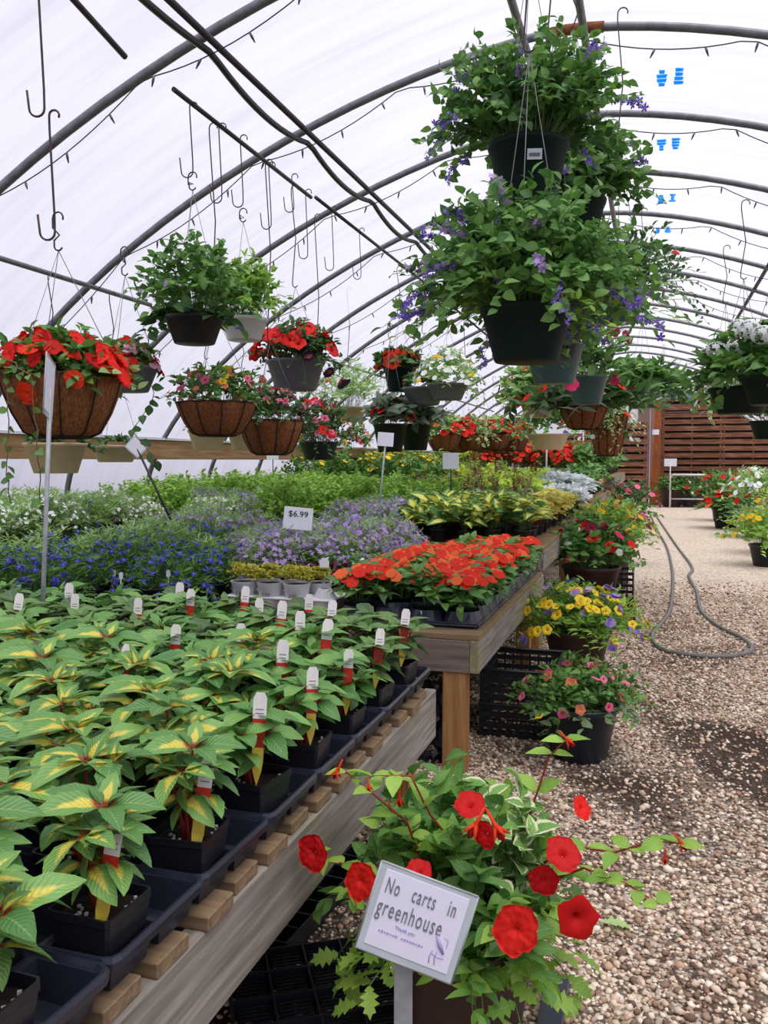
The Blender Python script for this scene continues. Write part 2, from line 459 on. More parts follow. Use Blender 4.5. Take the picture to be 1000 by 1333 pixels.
T_BROAD = leaf_tpl(OV, .38, .25, .35)
T_LANCE = leaf_tpl(OV, .13, .3, .35)
T_SM = leaf_tpl([(0, .2), (.45, 1), (1, .05)], .3, .3, .2)
T_NEED = leaf_tpl([(0, .4), (.5, 1), (1, .05)], .09, .3, .2)
def lobed():
    V = [(0, 0, 0)]; A = [(0, 0)]; Fc = []
    pr = [(0, .05), (.12, .18), (.2, .1), (.34, .34), (.42, .17), (.58, .36), (.64, .16), (.8, .22), (.86, .09), (1, .01)]
    V = []; A = []
    for t, w in pr:
        for u in (-1, 0, 1): V.append((u * w, t + (0.05 if w > .15 and u else 0), -.3 * t * t + abs(u) * w * .2)); A.append((t, abs(u)))
    for i in range(len(pr) - 1):
        a = i * 3; Fc += [(a, a + 1, a + 4, a + 3), (a + 1, a + 2, a + 5, a + 4)]
    return np.array(V), np.array(Fc), np.array(A)
T_LOBE = lobed()

def norm(a): return a / np.maximum(np.linalg.norm(a, axis=-1, keepdims=True), 1e-9)
def place(tpl, P, D, N, S, rng, W=None):
    """stamp the template at every P; returns verts, faces, attr(rnd,t,u)"""
    tv, tf, ta = tpl
    P = np.asarray(P, float); D = norm(np.asarray(D, float)); N = np.asarray(N, float); S = np.asarray(S, float)
    X = norm(np.cross(D, N)); Z = np.cross(X, D)
    n, m = len(P), len(tv)
    w = np.ones(n) if W is None else np.asarray(W)
    V = P[:, None, :] + S[:, None, None] * (tv[None, :, 0:1] * X[:, None, :] * w[:, None, None] + tv[None, :, 1:2] * D[:, None, :] + tv[None, :, 2:3] * Z[:, None, :])
    Fc = tf[None] + (np.arange(n) * m)[:, None, None]
    A = np.empty((n, m, 3)); A[:, :, 0] = rng.random(n)[:, None]; A[:, :, 1:] = ta[None]
    return V.reshape(-1, 3), Fc.reshape(-1, tf.shape[1]), A.reshape(-1, 3)
def cat(parts):
    V = []; Fc = []; A = []; b = 0
    for v, f, a in parts:
        V.append(v); Fc.append(f + b); A.append(a); b += len(v)
    return np.concatenate(V), np.concatenate(Fc), np.concatenate(A)

def radial(rings, seg, lobes=0, depth=0.0, ruff=0.0, seed=1):
    """flower disc as quads: rings = [(r, z, t)]"""
    rg = np.random.default_rng(seed); V = []; A = []; Fc = []
    for j, (r, z, t) in enumerate(rings):
        for k in range(seg):
            w = 2 * PI * k / seg
            rr = r * (1 - depth * t * (0.5 + 0.5 * math.cos(lobes * w)) if lobes else 1) * (1 + (rg.uniform(-.05, .05) * t + .05 * t * math.sin(2 * w + seed)) * (ruff > 0))
            V.append((rr * math.cos(w), rr * math.sin(w), z + ruff * t * rg.uniform(-1, 1))); A.append((t, 0.5))
    for j in range(len(rings) - 1):
        for k in range(seg):
            Fc.append((j * seg + k, j * seg + (k + 1) % seg, (j + 1) * seg + (k + 1) % seg, (j + 1) * seg + k))
    return np.array(V), np.array(Fc), np.array(A)
def petals(n, w, cup=0.2, seg=4, r0=0.04, dbl=False):
    """n rounded petals in the XY plane, facing +Z"""
    prs = [(0, .25), (.35, .8), (.7, 1.0), (.92, .7), (1, .25)]
    V = []; A = []; Fc = []
    for ly in range(2 if dbl else 1):
        for k in range(n):
            a = 2 * PI * (k + ly * .5) / n; s = 1 - .3 * ly; ca, sa = math.cos(a), math.sin(a); b = len(V)
            for t, wf in prs:
                for u in (-1, 0, 1):
                    x = (r0 + t * (1 - r0)) * s; y = u * wf * w * s; z = cup * t * t - .1 * t + .06 * k / n + ly * .12 - .06 * abs(u)
                    V.append((x * ca - y * sa, x * sa + y * ca, z)); A.append((t, abs(u)))
            for i in range(len(prs) - 1):
                q = b + i * 3; Fc += [(q, q + 1, q + 4, q + 3), (q + 1, q + 2, q + 5, q + 4)]
    return np.array(V), np.array(Fc), np.array(A)
FL_PET = radial([(.05, -.55, 0), (.16, -.2, .1), (.4, 0, .4), (.75, .06, .8), (1, -.02, 1)], 20, 5, .16, .07, 3)
FL_RUF = radial([(.03, -.25, 0), (.2, -.02, .3), (.42, .08, .5), (.62, .02, .68), (.78, .12, .8), (.9, .0, .92), (1, .1, 1)], 36, 5, .12, .085, 5)
FL_IMP = petals(5, .5, .1)
FL_TINY = petals(5, .3, .1)
FL_TINY = (FL_TINY[0], FL_TINY[1], FL_TINY[2])
_q = []; _a = []; _f = []
for k in range(3):
    a = 2 * PI * k / 3; b = len(_q)
    for r, da, t in ((0, 0, 0), (.8, -.45, .8), (1, 0, 1), (.8, .45, .8)): _q.append((r * math.cos(a + da), r * math.sin(a + da), .12 * t)); _a.append((t, .5))
    _f.append((b, b + 1, b + 2, b + 3))
FL_MIN = (np.array(_q), np.array(_f), np.array(_a))     # three-petalled speck for bedding plants
FLT = {'pet': FL_PET, 'ruf': FL_RUF, 'imp': FL_IMP, 'tiny': FL_TINY, 'min': FL_MIN}

def flowers_mesh(name, kind, mat, P, N, S, seed=0):
    """place flowers with their +Z along N"""
    rng = np.random.default_rng(seed); tv, tf, ta = FLT[kind]
    N = norm(np.asarray(N, float)); R = norm(rng.normal(size=N.shape)); X = norm(np.cross(N, R)); Y = np.cross(N, X)
    P = np.asarray(P, float); S = np.asarray(S, float); n, m = len(P), len(tv)
    V = P[:, None, :] + S[:, None, None] * (tv[None, :, 0:1] * X[:, None] + tv[None, :, 1:2] * Y[:, None] + tv[None, :, 2:3] * N[:, None])
    Fc = tf[None] + (np.arange(n) * m)[:, None, None]
    A = np.empty((n, m, 3)); A[:, :, 0] = rng.random(n)[:, None]; A[:, :, 1:] = ta[None]
    return np_mesh(name, V.reshape(-1, 3), Fc.reshape(-1, 4), mat, A.reshape(-1, 3))
def tubes_np(paths, rad, seg=3):
    """many thin stems: paths (n,k,3)"""
    paths = np.asarray(paths, float); n, k, _ = paths.shape
    T = np.gradient(paths, axis=1); T = norm(T)
    ref = np.array([0.31, 0.77, 0.05]); a = norm(np.cross(T, ref)); b = np.cross(T, a)
    w = 2 * PI * np.arange(seg) / seg
    r = np.linspace(1, .5, k)[None, :, None, None] * rad
    V = paths[:, :, None, :] + r * (a[:, :, None, :] * np.cos(w)[None, None, :, None] + b[:, :, None, :] * np.sin(w)[None, None, :, None])
    Fc = []
    for i in range(k - 1):
        for s in range(seg): Fc.append((i * seg + s, i * seg + (s + 1) % seg, (i + 1) * seg + (s + 1) % seg, (i + 1) * seg + s))
    Fc = np.array(Fc)[None] + (np.arange(n) * k * seg)[:, None, None]
    return V.reshape(-1, 3), Fc.reshape(-1, 4)
def bez(a, b, c, t):
    t = t[None, :, None]; a, b, c = a[:, None], b[:, None], c[:, None]
    return (1 - t) ** 2 * a + 2 * t * (1 - t) * b + t * t * c
def stems_bush(rng, n, R, Hh, low=0.0, r0=0.1, arch=0.5, pw=0.6, jit=0.15, K=6):
    ph = rng.random(n) * 2 * PI; rho = rng.random(n) ** pw
    k = 1 + rng.uniform(-jit, jit, n)
    E = np.stack([R * rho * np.cos(ph) * k, R * rho * np.sin(ph) * k, (Hh * np.sqrt(np.maximum(1 - rho ** 2, 0)) - low * rho ** 3 * rng.uniform(.3, 1, n)) * k + .01], 1)
    s0 = np.stack([r0 * rho * .8 * np.cos(ph + rng.normal(0, .3, n)), r0 * rho * .8 * np.sin(ph + rng.normal(0, .3, n)), np.zeros(n)], 1)
    C = s0 * .4 + E * .5; C[:, 2] = np.maximum(C[:, 2], 0) + Hh * arch * .5 + .02
    return bez(s0, C, E, np.linspace(0, 1, K)), s0, C, E
def bush_leaves(rng, st, lps, tpl, L, t0=.25, up=.7, Wj=None, jl=.3, flop=.0):
    paths, s0, C, E = st; n = len(s0)
    t = np.linspace(t0, 1, lps)
    Pm = bez(s0, C, E, t); T = norm(np.gradient(Pm, axis=1))
    N = n * lps
    Pm = Pm.reshape(-1, 3); T = T.reshape(-1, 3)
    R = rng.normal(size=(N, 3)); S = norm(np.cross(T, R))
    S[:, 2] = np.abs(S[:, 2]) * .6
    D = norm(T * .55 + S * .9 + rng.normal(0, .15, (N, 3))); D[:, 2] -= flop
    out = Pm.copy(); out[:, 2] = 0; out = norm(out)
    Nn = np.array([0, 0, up]) + out * .35 + rng.normal(0, .3, (N, 3))
    Sz = L * rng.uniform(1 - jl, 1 + jl * .6, N)
    return place(tpl, Pm, D, Nn, Sz, rng)

def bush(parent, seed, n, R, Hh, leaf, lps, L, mat, low=0.0, r0=0.1, arch=.5, pw=.6, stem=None, srad=.0015, fl=None, z=0.0, up=.7, fname='flower', indiv=False, K=6, flop=0.0, loc=(0, 0), name='foliage', jit=.15):
    """fl: list of (kind, material, count, size, where) ; where: 'tip' | 'dome' | 'spike'"""
    rng = np.random.default_rng(seed)
    st = stems_bush(rng, n, R, Hh, low, r0, arch, pw, jit, K)
    V, Fc, A = bush_leaves(rng, st, lps, leaf, L, up=up, flop=flop)
    off = np.array([loc[0], loc[1], z])
    o = part(name, np_mesh(name, V + off, Fc, mat, A), parent)
    if stem is not None:
        sv, sf = tubes_np(st[0] + off, srad)
        part('stems', np_mesh('stems', sv, sf, stem), parent)
    for j, (kind, fm, cnt, size, where) in enumerate(fl or []):
        E = st[3]; C = st[2]
        if where == 'spike':
            idx = rng.choice(len(E), max(1, cnt // 14), replace=True); rep = 14
            tt = np.tile(np.linspace(.72, 1.06, rep), len(idx))
            a, b, c = st[1][idx], C[idx], E[idx]
            a = np.repeat(a, rep, 0); b = np.repeat(b, rep, 0); c = np.repeat(c, rep, 0); t = tt[:, None]
            P = (1 - t) ** 2 * a + 2 * t * (1 - t) * b + t * t * c
            P += rng.normal(0, size * .55, P.shape)
            Nn = rng.normal(0, 1, P.shape) + np.array([0, 0, .3])
        elif where == 'dome':
            ph = rng.random(cnt) * 2 * PI; rho = np.sqrt(rng.random(cnt)) * .95
            P = np.stack([R * rho * np.cos(ph), R * rho * np.sin(ph), Hh * np.sqrt(1 - rho ** 2) * rng.uniform(.9, 1.1, cnt) - low * rho ** 3 * .5], 1)
            Nn = np.stack([np.cos(ph) * rho * 1.1, np.sin(ph) * rho * 1.1, np.full(cnt, .6)], 1) + rng.normal(0, .25, (cnt, 3))
        else:
            idx = rng.choice(len(E), cnt, replace=cnt > len(E))
            P = E[idx] * (1 + rng.uniform(-.02, .05, (cnt, 1)))
            Nn = P / np.array([max(R, .01), max(R, .01), max(Hh, .01)]) + rng.normal(0, .3, (cnt, 3)); Nn[:, 2] += .25
        S = size * rng.uniform(.75, 1.15, len(P)); P = P + off
        if indiv and cnt <= 70 and where != 'spike':
            pr = flowers_mesh(fname, kind, fm, [(0, 0, 0)], [(0, 0, 1)], [1.0], seed + j)
            pr2 = flowers_mesh(fname, kind, fm, [(0, 0, 0)], [(0, 0, 1)], [1.0], seed + j + 77)
            for i in range(len(P)):
                q = Vector(Nn[i]).to_track_quat('Z', 'Y').to_euler()
                part(fname, pr if i % 2 else pr2, parent, Vector(P[i]), q, float(S[i]))
        else:
            ob = part('flowers', flowers_mesh('flowers', kind, fm, P, Nn, S, seed + j), parent)
            ob['kind'] = 'stuff'
    return o

def round_pot(parent, r, h, mat, taper=.74, rim=.012, seg=28, ridges=False, square=0.0, name='pot', z=0.0):
    rb = r * taper; th = .004
    prof = [(0.0001, z), (rb * .96, z), (rb, z + .004), (r * .965, z + h - rim * 1.6), (r, z + h - rim * 1.5), (r * 1.03, z + h - rim * .4), (r * 1.025, z + h), (r * .97, z + h), (r * .955, z + h * .9), (r * .9, z + h * .82)]
    m = MB(); m.lathe(prof, seg, square=square)
    p = m.build(name, mat, parent)
    s = MB(); s.lathe([(0.0001, z + h * .88), (r * .5, z + h * .89), (r * .95, z + h * .87)], seg, square=square)
    s.build('soil', M['soil'], parent)
    return p
def hanger(parent, r, zr, ztop, n=3, hookh=0.12, bar_dz=None):
    """wires from the rim gathering at ztop, with an S hook above them up to bar_dz"""
    m = MB()
    for k in range(n):
        a = 2 * PI * k / n + .5
        m.tube([(r * math.cos(a), r * math.sin(a), zr), (0, 0, ztop)], .0016, 4)
    m.build('hanger_wire', M['wire'], parent)
    top = bar_dz if bar_dz is not None else ztop + hookh
    pts = []
    for i in range(7):   # lower crook
        w = -PI * .15 - PI * .95 * i / 6; pts.append((.02 * math.cos(w) + .0, 0, ztop + .02 + .02 * math.sin(w)))
    pts.append((-.02, 0, ztop + .04)); pts.append((0.006, 0, ztop + (top - ztop) * .5)); pts.append((-.025, 0, top - .03))
    for i in range(7):
        w = PI - PI * 1.1 * i / 6; pts.append((.025 * math.cos(w), 0, top + .005 + .025 * math.sin(w)))
    h = MB(); h.tube(pts, .0035, 6); h.build('hook', M['hook'], parent)

def superell(x):
    q = min(1.0, abs((x + .495) / 4.35)); return 1.066 + 2.68 * (1 - q ** 1.572) ** (1 / 1.572)
def hoop_pts(dr=0.0, n=56):
    """the bow in XZ: straight feet below, curved above"""
    P = [(-.495 - (4.35 + dr), 0.0), (-.495 - (4.35 + dr), .55)]
    for i in range(n + 1):
        w = PI - PI * i / n
        c, s = math.cos(w), math.sin(w)
        x = (4.35 + dr) * math.copysign(abs(c) ** (2 / 1.572), c); z = 1.066 + (2.68 + dr) * abs(s) ** (2 / 1.572)
        P.append((-.495 + x, z))
    P += [(-.495 + (4.35 + dr), .55), (-.495 + (4.35 + dr), 0.0)]
    return P
YH = [4.94 + 1.22 * i for i in range(-5, 19)]

# ================================================================== SETTING
m = MB(); m.add([(-16, -6, 0), (16, -6, 0), (16, 42, 0), (-16, 42, 0)], [(0, 1, 2, 3)])
struct(m.build('floor', M['gravel']))
def cover():
    pts = hoop_pts(.035, 72); pts = [p for p in pts]
    ys = np.arange(-1.2, 27.0, .305); V = []; rg = random.Random(3)
    for j, y in enumerate(ys):
        sag = .018 * abs(math.sin(PI * (y - 4.94) / 1.22))
        for (x, z) in pts:
            V.append((x * (1 - sag * .15), y, z - sag * .6 if z > 1 else z))
    n = len(pts); Fc = [(j * n + k, j * n + k + 1, (j + 1) * n + k + 1, (j + 1) * n + k) for j in range(len(ys) - 1) for k in range(n - 1)]
    V = np.array(V); Fc = np.array(Fc)
    c = V[Fc].mean(1)
    L = (c[:, 2] < 1.6) & (c[:, 0] < 0); Rr = (c[:, 2] < 1.6) & (c[:, 0] > 0); T = ~(L | Rr)
    for nm, mask in (('wall_left', L), ('wall_right', Rr), ('ceiling', T)):
        f = Fc[mask]; used = np.unique(f); mp = np.zeros(len(V), int); mp[used] = np.arange(len(used))
        struct(part(nm, np_mesh(nm, V[used], mp[f], M['film']), None))
    # far gable
    P = hoop_pts(.035, 80); v = [(x, 26.95, z) for x, z in P] + [(x, 26.95, 0 if x < 0 else min(z, 3.2)) for x, z in P]; k = len(P)
    g = MB(); g.add(v, [(i, i + 1, k + i + 1, k + i) for i in range(k - 1)]); struct(g.build('wall_back', M['film']))
cover()
# side boards along the left wall
hx = -4.82
m = MB(); m.box((-4.655, 12.8, 1.46), (.045, 29.5, .19), bev=.004); struct(m.build('trim_1', M['hip']))
m = MB(); m.box((hx, 12.8, .12), (.045, 29.5, .24), bev=.004); struct(m.build('baseboard_left', M['hip']))
m = MB(); m.box((-4.64, 12.8, 1.567), (.05, 29.5, .022)); struct(m.build('trim_2', M['white']))
m = MB(); m.box((3.665, 12.8, 1.46), (.045, 29.5, .19), bev=.004); struct(m.build('trim_3', M['hip']))
# hoops
hp = hoop_pts()
m = MB(); m.tube([(x, 0, z) for x, z in hp], .024, 8); hoop_me = m.mesh('tube', M['hoop'])
ords = ['first', 'second', 'third', 'fourth', 'fifth', 'sixth', 'seventh', 'eighth', 'ninth', 'tenth', 'eleventh', 'twelfth', 'thirteenth', 'fourteenth', 'fifteenth', 'sixteenth', 'seventeenth', 'eighteenth', 'nineteenth', 'twentieth', 'twenty-first', 'twenty-second', 'twenty-third', 'twenty-fourth']
nh = 0
for y in YH:
    if y < 2.0: continue
    t = thing('roof_hoop', 'grey steel tube hoop holding up the clear cover, %s hoop from the near end' % ords[nh], 'hoop', (0, y, 0), 0, 'steel hoops of the greenhouse')
    part('tube', hoop_me, t)
    if nh == 2:
        m = MB(); m.tube([(x, 0, superell(x) - .0) for x in (-.62, -.5, -.38, -.3)], .031, 8); m.build('splice', M['rust'], t)
    # ground sleeves
    for s, x in ((0, -4.845), (1, 3.855)):
        m = MB(); m.tube([(x, 0, 0), (x, 0, .5)], .031, 8); m.build('ground_sleeve', M['steel'], t)
    nh += 1
# string lights below the hoops
def string_lights(y, idx):
    t = thing('string_lights', 'sagging string of small lights tied under the %s roof hoop' % ords[idx], 'string lights', (0, y, 0), 0, 'string lights along the hoops')
    rg = random.Random(idx); pts = []; ties = [-4.3 + .95 * k for k in range(9)]
    xs = np.linspace(-4.3, 3.3, 90)
    for x in xs:
        k = min(7, int((x + 4.3) / .95)); f = ((x + 4.3) / .95) % 1
        pts.append((x, -.045, superell(x) - .05 - .09 * 4 * f * (1 - f)))
    m = MB(); m.tube(pts, .0035, 4); m.build('cable', M['blackhose'], t)
    b = MB(); b.tube([(0, 0, 0), (0, 0, -.022), (0, 0, -.05)], [.006, .007, .003], 5); bm = b.mesh('bulb', M['bulb'])
    for i in range(2, 88, 3):
        part('bulb', bm, t, pts[i], (rg.uniform(-.3, .3), rg.uniform(-.5, .5), 0))
for i in range(0, 9): string_lights(YH[[k for k, y in enumerate(YH) if y > 2][0] + i], i)

def pipe(name, pts, r, mat, label, cat='pipe', group=None):
    m = MB(); m.tube(pts, r, 8); return tag(m.build(name, mat), label, cat, group)
# pipes strapped to the hoops
pipe('roof_pipe', [(-2.01, y, 3.32) for y in (1.5, 7, 14, 20, 27)], .017, M['darkpipe'], 'dark straight pipe running lengthwise under the hoops, beside the sagging black hose')
pts = []
for y in np.arange(1.5, 27, .1):
    f = ((y - 3.72) / 1.22) % 1; pts.append((-2.05, y, 3.30 - (.075 if 3.7 < y < 7.4 else .04) * 4 * f * (1 - f)))
pipe('irrigation_hose', pts, .017, M['blackhose'], 'black hose sagging from hoop to hoop beside the straight dark roof pipe', 'hose')
pipe('roof_pipe', [(-.72, y, 3.66) for y in (1.5, 5, 9)], .022, M['hoop'], 'grey pipe under the ridge, the left of the pair above the middle baskets', group='ridge pipes')
pipe('roof_pipe', [(-.4, y, 3.68) for y in (1.5, 5, 9)], .022, M['hoop'], 'grey pipe under the ridge, the right of the pair above the middle baskets', group='ridge pipes')
pipe('roof_pipe', [(1.12, y, 3.40) for y in (1.5, 10, 18, 27)], .022, M['darkpipe'], 'dark pipe running lengthwise above the gravel path on the right')
pipe('roof_pipe', [(1.75, y, 3.02) for y in (1.5, 10, 18, 27)], .02, M['darkpipe'], 'dark hanging pipe furthest to the right, over the white flowered baskets')
a = at_x(60, -40, -2.3); b = at_x(163, 74, -2.3)
pipe('hanging_bar', [a, b], .014, M['darkpipe'], 'short dark bar with a free end, at the top left of the roof', 'bar', 'bars for hanging baskets')
a = at_x(226, 116, -2.3); b = at_x(405, 257, -2.3)
pipe('hanging_bar', [a, b], .013, M['darkpipe'], 'dark bar over the black and white hanging pots', 'bar', 'bars for hanging baskets')
a2 = at_x(411, 257, -2.3); b2 = at_x(545, 362, -2.3)
pipe('hanging_bar', [a2, b2], .013, M['darkpipe'], 'dark bar starting where the second bar ends, running on towards the middle baskets', 'bar', 'bars for hanging baskets')
pipe('hanging_bar', [b2 + Vector((0, .06, 0)), (-2.3, 25, 2.95)], .013, M['darkpipe'], 'long dark bar running to the far end over the left row of baskets', 'bar', 'bars for hanging baskets')
pipe('hanging_bar', [(-3.62, 2.2, 2.52), (-3.62, 5.6, 2.52)], .017, M['hoop'], 'grey bar at the left edge, over the red flowered coconut basket', 'bar', 'bars for hanging baskets')
pipe('hanging_bar', [(-3.62, 5.7, 2.52), (-3.62, 20, 2.52)], .015, M['hoop'], 'long grey bar over the tan pots along the left wall', 'bar', 'bars for hanging baskets')
BAR2 = (a.z + b.z) / 2
# empty hooks hanging from the bars
def long_hook(p, L, label, two=False, r=.0035, rz=0.3):
    t = MB(); pts = []
    for i in range(7): w = PI - PI * 1.15 * i / 6; pts.append((.02 * math.cos(w) + .02, 0, .02 * math.sin(w)))
    pts = pts[::-1]; pts.append((0.0, 0, -L * .1)); pts.append((.012, 0, -L * .85))
    for i in range(8): w = -PI * 1.0 * i / 7; pts.append((-.018 + .03 * math.cos(w), 0, -L + .03 * math.sin(w)))
    pts.append((-.055, 0, -L + .07))
    t.tube(pts, r, 6); o = t.build('hanging_hook', M['hook']); o.location = p; o.rotation_euler = (0, 0, rz)
    tag(o, label, 'hook', 'long wire hooks on the bars'); return o
hk = [(247, 138, .33, 'hook over the black hanging pot'), (285, 165, .38, 'empty hook second along the dark bar'), (313, 180, .36, 'empty hook third along the dark bar'),
      (350, 215, .36, 'hook over the white hanging pot'), (380, 230, .2, 'short hook near the far end of the dark bar'), (398, 250, .42, 'hook at the far end of the dark bar'), (432, 272, .42, 'hook at the start of the third bar'), (468, 300, .36, 'hook half way along the third bar')]
for (u, v, L, s) in hk:
    p = at_x(u, v, -2.3); long_hook(p, L, 'thin long wire %s' % s)
p = at_x(50, -20, -2.3); long_hook(p, at_x(50, -20, -2.3).z - at_x(65, 148, -2.3).z, 'uppermost hook of the long chain at the left edge', r=.0045)
p = at_x(64, 150, -2.3); long_hook(p, p.z - at_x(74, 305, -2.3).z, 'middle hook of the long chain at the left edge', r=.0045)
long_hook(at_y(604, 420, 8), .35, 'dangling empty hook between the red flowered pot and the middle baskets')
# blue tape patches on the cover
for i, (u, v, w) in enumerate([(880, 8, 'nearest'), (873, 100, 'second nearest'), (871, 170, 'third nearest'), (868, 268, 'fourth nearest'), (863, 305, 'fifth nearest')]):
    y = [4.45, 5.6, 6.75, 8.1, 9.2][i]; c = at_y(u, v, y); x = c.x; z0 = superell(x) + .012
    t = thing('tape_patch', 'torn blue repair tape on the cover near the ridge, %s of the row' % w, 'tape', (x, y, z0), 0, 'blue tape patches on the roof')
    rg = random.Random(i)
    for s in (-.05, .05):
        m = MB()
        for k in range(4):
            a0 = -.12 + .06 * k; wd = rg.uniform(.015, .035); vs = [(s - wd, a0, 0), (s + wd, a0 + .01, 0), (s + wd * .8, a0 + .058, 0), (s - wd * .9, a0 + .05, 0)]
            m.add(vs + [(q[0], q[1], .003) for q in vs], [(0, 1, 2, 3), (4, 5, 6, 7)])
        m.build('tape_strip', M['tape'], t)

# ================================================================== BENCHES
def bench(name, x0, x1, y0, y1, ztop, bh, label, slat_gap=.12, edge_slats=True, posts=None, mat='wb'):
    t = thing(name, label, 'bench', (0, 0, 0))
    z = ztop - .026
    m = MB(); m.box((x1 - .02, (y0 + y1) / 2, z - bh / 2), (.04, y1 - y0, bh), bev=.003); m.build('side_board', M[mat], t)
    m = MB(); m.box((x0 + .02, (y0 + y1) / 2, z - bh / 2), (.04, y1 - y0, bh), bev=.003); m.build('side_board', M[mat], t)
    for yy in (y0 + .0, y1 - .0):
        m = MB(); s = 1 if yy == y0 else -1; m.box(((x0 + x1) / 2, yy + s * .02, z - bh / 2 - .001), (x1 - x0 - .082, .04, bh), bev=.003); m.build('end_board', M['wbx'], t)
    n = int((y1 - y0 - .02) / slat_gap)
    if edge_slats:
        sm = MB(); sm.box((-.008, 0, 0), (x1 - x0 - .002, .09, .026), bev=.002); me = sm.mesh('slat', M['slat'])
        for k in range(n):
            part('slat', me, t, ((x0 + x1) / 2 + .004 * ((k * 7) % 5), y0 + .06 + k * slat_gap, ztop - .013), (0, 0, .006 * ((k * 5) % 3 - 1)))
    else:
        sm = MB(); sm.box((0, 0, 0), (x1 - x0, slat_gap - .01, .026), bev=.002); me = sm.mesh('slat', M['slat'])
        for k in range(n): part('slat', me, t, ((x0 + x1) / 2, y0 + .06 + k * slat_gap, ztop - .013))
    for (px, py, w) in posts or []:
        m = MB(); m.box((px, py, (z - bh + .03) / 2), (w, w, z - bh + .03 if px < x1 - .06 and px > x0 + .06 else z - bh), bev=.004)
        m.build('leg', M['post'], t)
    return t
bench('display_bench', -2.72, -.69, .3, 2.76, .6, .165, 'low weathered bench nearest the camera under the trays of striped impatiens', .125, posts=[(-.79, 2.66, .09), (-.79, .5, .09), (-2.6, 2.66, .09), (-2.6, .5, .09)])
bench('display_bench', -2.5, -.69, 3.5, 5.75, .61, .14, 'grey board bench under the tray of orange red impatiens, with a square post leg', .12, posts=[(-.80, 3.56, .1), (-.80, 5.6, .09), (-2.4, 3.56, .09), (-2.4, 5.6, .09)], edge_slats=False)
bench('display_bench', -2.5, -.70, 5.82, 10.6, .76, .14, 'higher bench beside the path under the yellow striped and yellow leaved plants', .2, posts=[(-.80, 6.1, .09), (-.80, 8.3, .09), (-.80, 10.5, .09)], edge_slats=False)
bench('display_bench', -2.5, -.75, 10.7, 16.5, .8, .14, 'long bench beside the path under the silver leaved plants', .3, posts=[(-.85, 10.9, .09), (-.85, 16.2, .09)], edge_slats=False)
bench('display_bench', -3.4, -2.56, 3.0, 5.75, .61, .14, 'low bench joined to the left of the grey bench, under blue trailing lobelia', .12, posts=[(-2.65, 3.1, .09), (-3.3, 3.1, .09), (-3.3, 5.6, .09)], edge_slats=False)
bench('display_bench', -4.6, -3.45, 2.2, 5.75, .78, .14, 'near bench against the left wall under white flowered lobelia', .25, posts=[(-3.55, 2.4, .09), (-3.55, 5.6, .09), (-4.5, 2.4, .09)], edge_slats=False)
bench('display_bench', -4.6, -2.6, 5.82, 9.5, .78, .14, 'wide bench along the left wall under the bright green herbs', .25, posts=[(-2.7, 6, .09), (-2.7, 9, .09)], edge_slats=False)
bench('display_bench', -4.6, -2.6, 9.6, 16.5, .85, .14, 'far bench along the left wall under the yellow green bedding plants', .3, posts=[(-2.7, 10, .09), (-2.7, 16, .09)], edge_slats=False)
bench('display_bench', -4.6, -.7, 17.0, 23.5, 1.05, .2, 'raised bench at the far end under the red salvia', .4, posts=[(-.8, 17.2, .09), (-.8, 23, .09), (-2.7, 17.2, .09)], edge_slats=False)

# ------------------------------------------------------------------ trays of the near bench: 2 x 4 cells, 0.5 x 0.25
def make_tray(cells_x, cells_y, cx, cy, depth, mat, cup=True, rim=.012, taper=.8):
    """open tray: flat web with square cups hanging under it and a rolled rim"""
    m = MB(); W, L = cells_x * cx, cells_y * cy
    for i in range(cells_x):
        for j in range(cells_y):
            x = (i - (cells_x - 1) / 2) * cx; y = (j - (cells_y - 1) / 2) * cy
            o, q, w = .5 * cx, .43 * cx, .43 * cx * taper; oy, qy, wy = .5 * cy, .43 * cy, .43 * cy * taper
            ring = lambda a, b, z: [(x - a, y - b, z), (x + a, y - b, z), (x + a, y + b, z), (x - a, y + b, z)]
            vs = ring(o, oy, 0) + ring(q, qy, -.001) + ring(w, wy, -depth) + ring(w * .98, wy * .98, -depth + .004)
            fs = []
            for r in (0, 1): fs += [(r * 4 + k, r * 4 + (k + 1) % 4, r * 4 + 4 + (k + 1) % 4, r * 4 + 4 + k) for k in range(4)]
            fs.append((8, 9, 10, 11)); m.add(vs, fs)
            # outer wall of the cup
            vs = ring(q + .002, qy + .002, -.003) + ring(w + .002, wy + .002, -depth - .001)
            m.add(vs, [(k, (k + 1) % 4, 4 + (k + 1) % 4, 4 + k) for k in range(4)] + [(4, 5, 6, 7)])
    hx, hy, c = W / 2, L / 2, .018
    loop = [(-hx + c, -hy), (hx - c, -hy), (hx - .3 * c, -hy + .3 * c), (hx, -hy + c), (hx, hy - c), (hx - .3 * c, hy - .3 * c), (hx - c, hy), (-hx + c, hy), (-hx + .3 * c, hy - .3 * c), (-hx, hy - c), (-hx, -hy + c), (-hx + .3 * c, -hy + .3 * c)]
    n = len(loop); vs = []
    for ins, z in ((.004, 0), (.0, rim * .6), (-.004, rim * .6), (-.007, 0), (-.006, -rim)):
        for x, y in loop:
            k = 1 - ins / max(hx, .01); ky = 1 - ins / max(hy, .01); vs.append((x * k, y * ky, z))
    m.add(vs, [(r * n + k, r * n + (k + 1) % n, (r + 1) * n + (k + 1) % n, (r + 1) * n + k) for r in range(4) for k in range(n)], 0, False)
    return m.mesh('growing_tray', mat)
tray_me = make_tray(4, 2, .123, .122, .052, M['tray'])
rows = ['nearest', 'second', 'third', 'fourth', 'fifth', 'sixth', 'seventh', 'eighth', 'ninth', 'tenth']
TY0 = .46
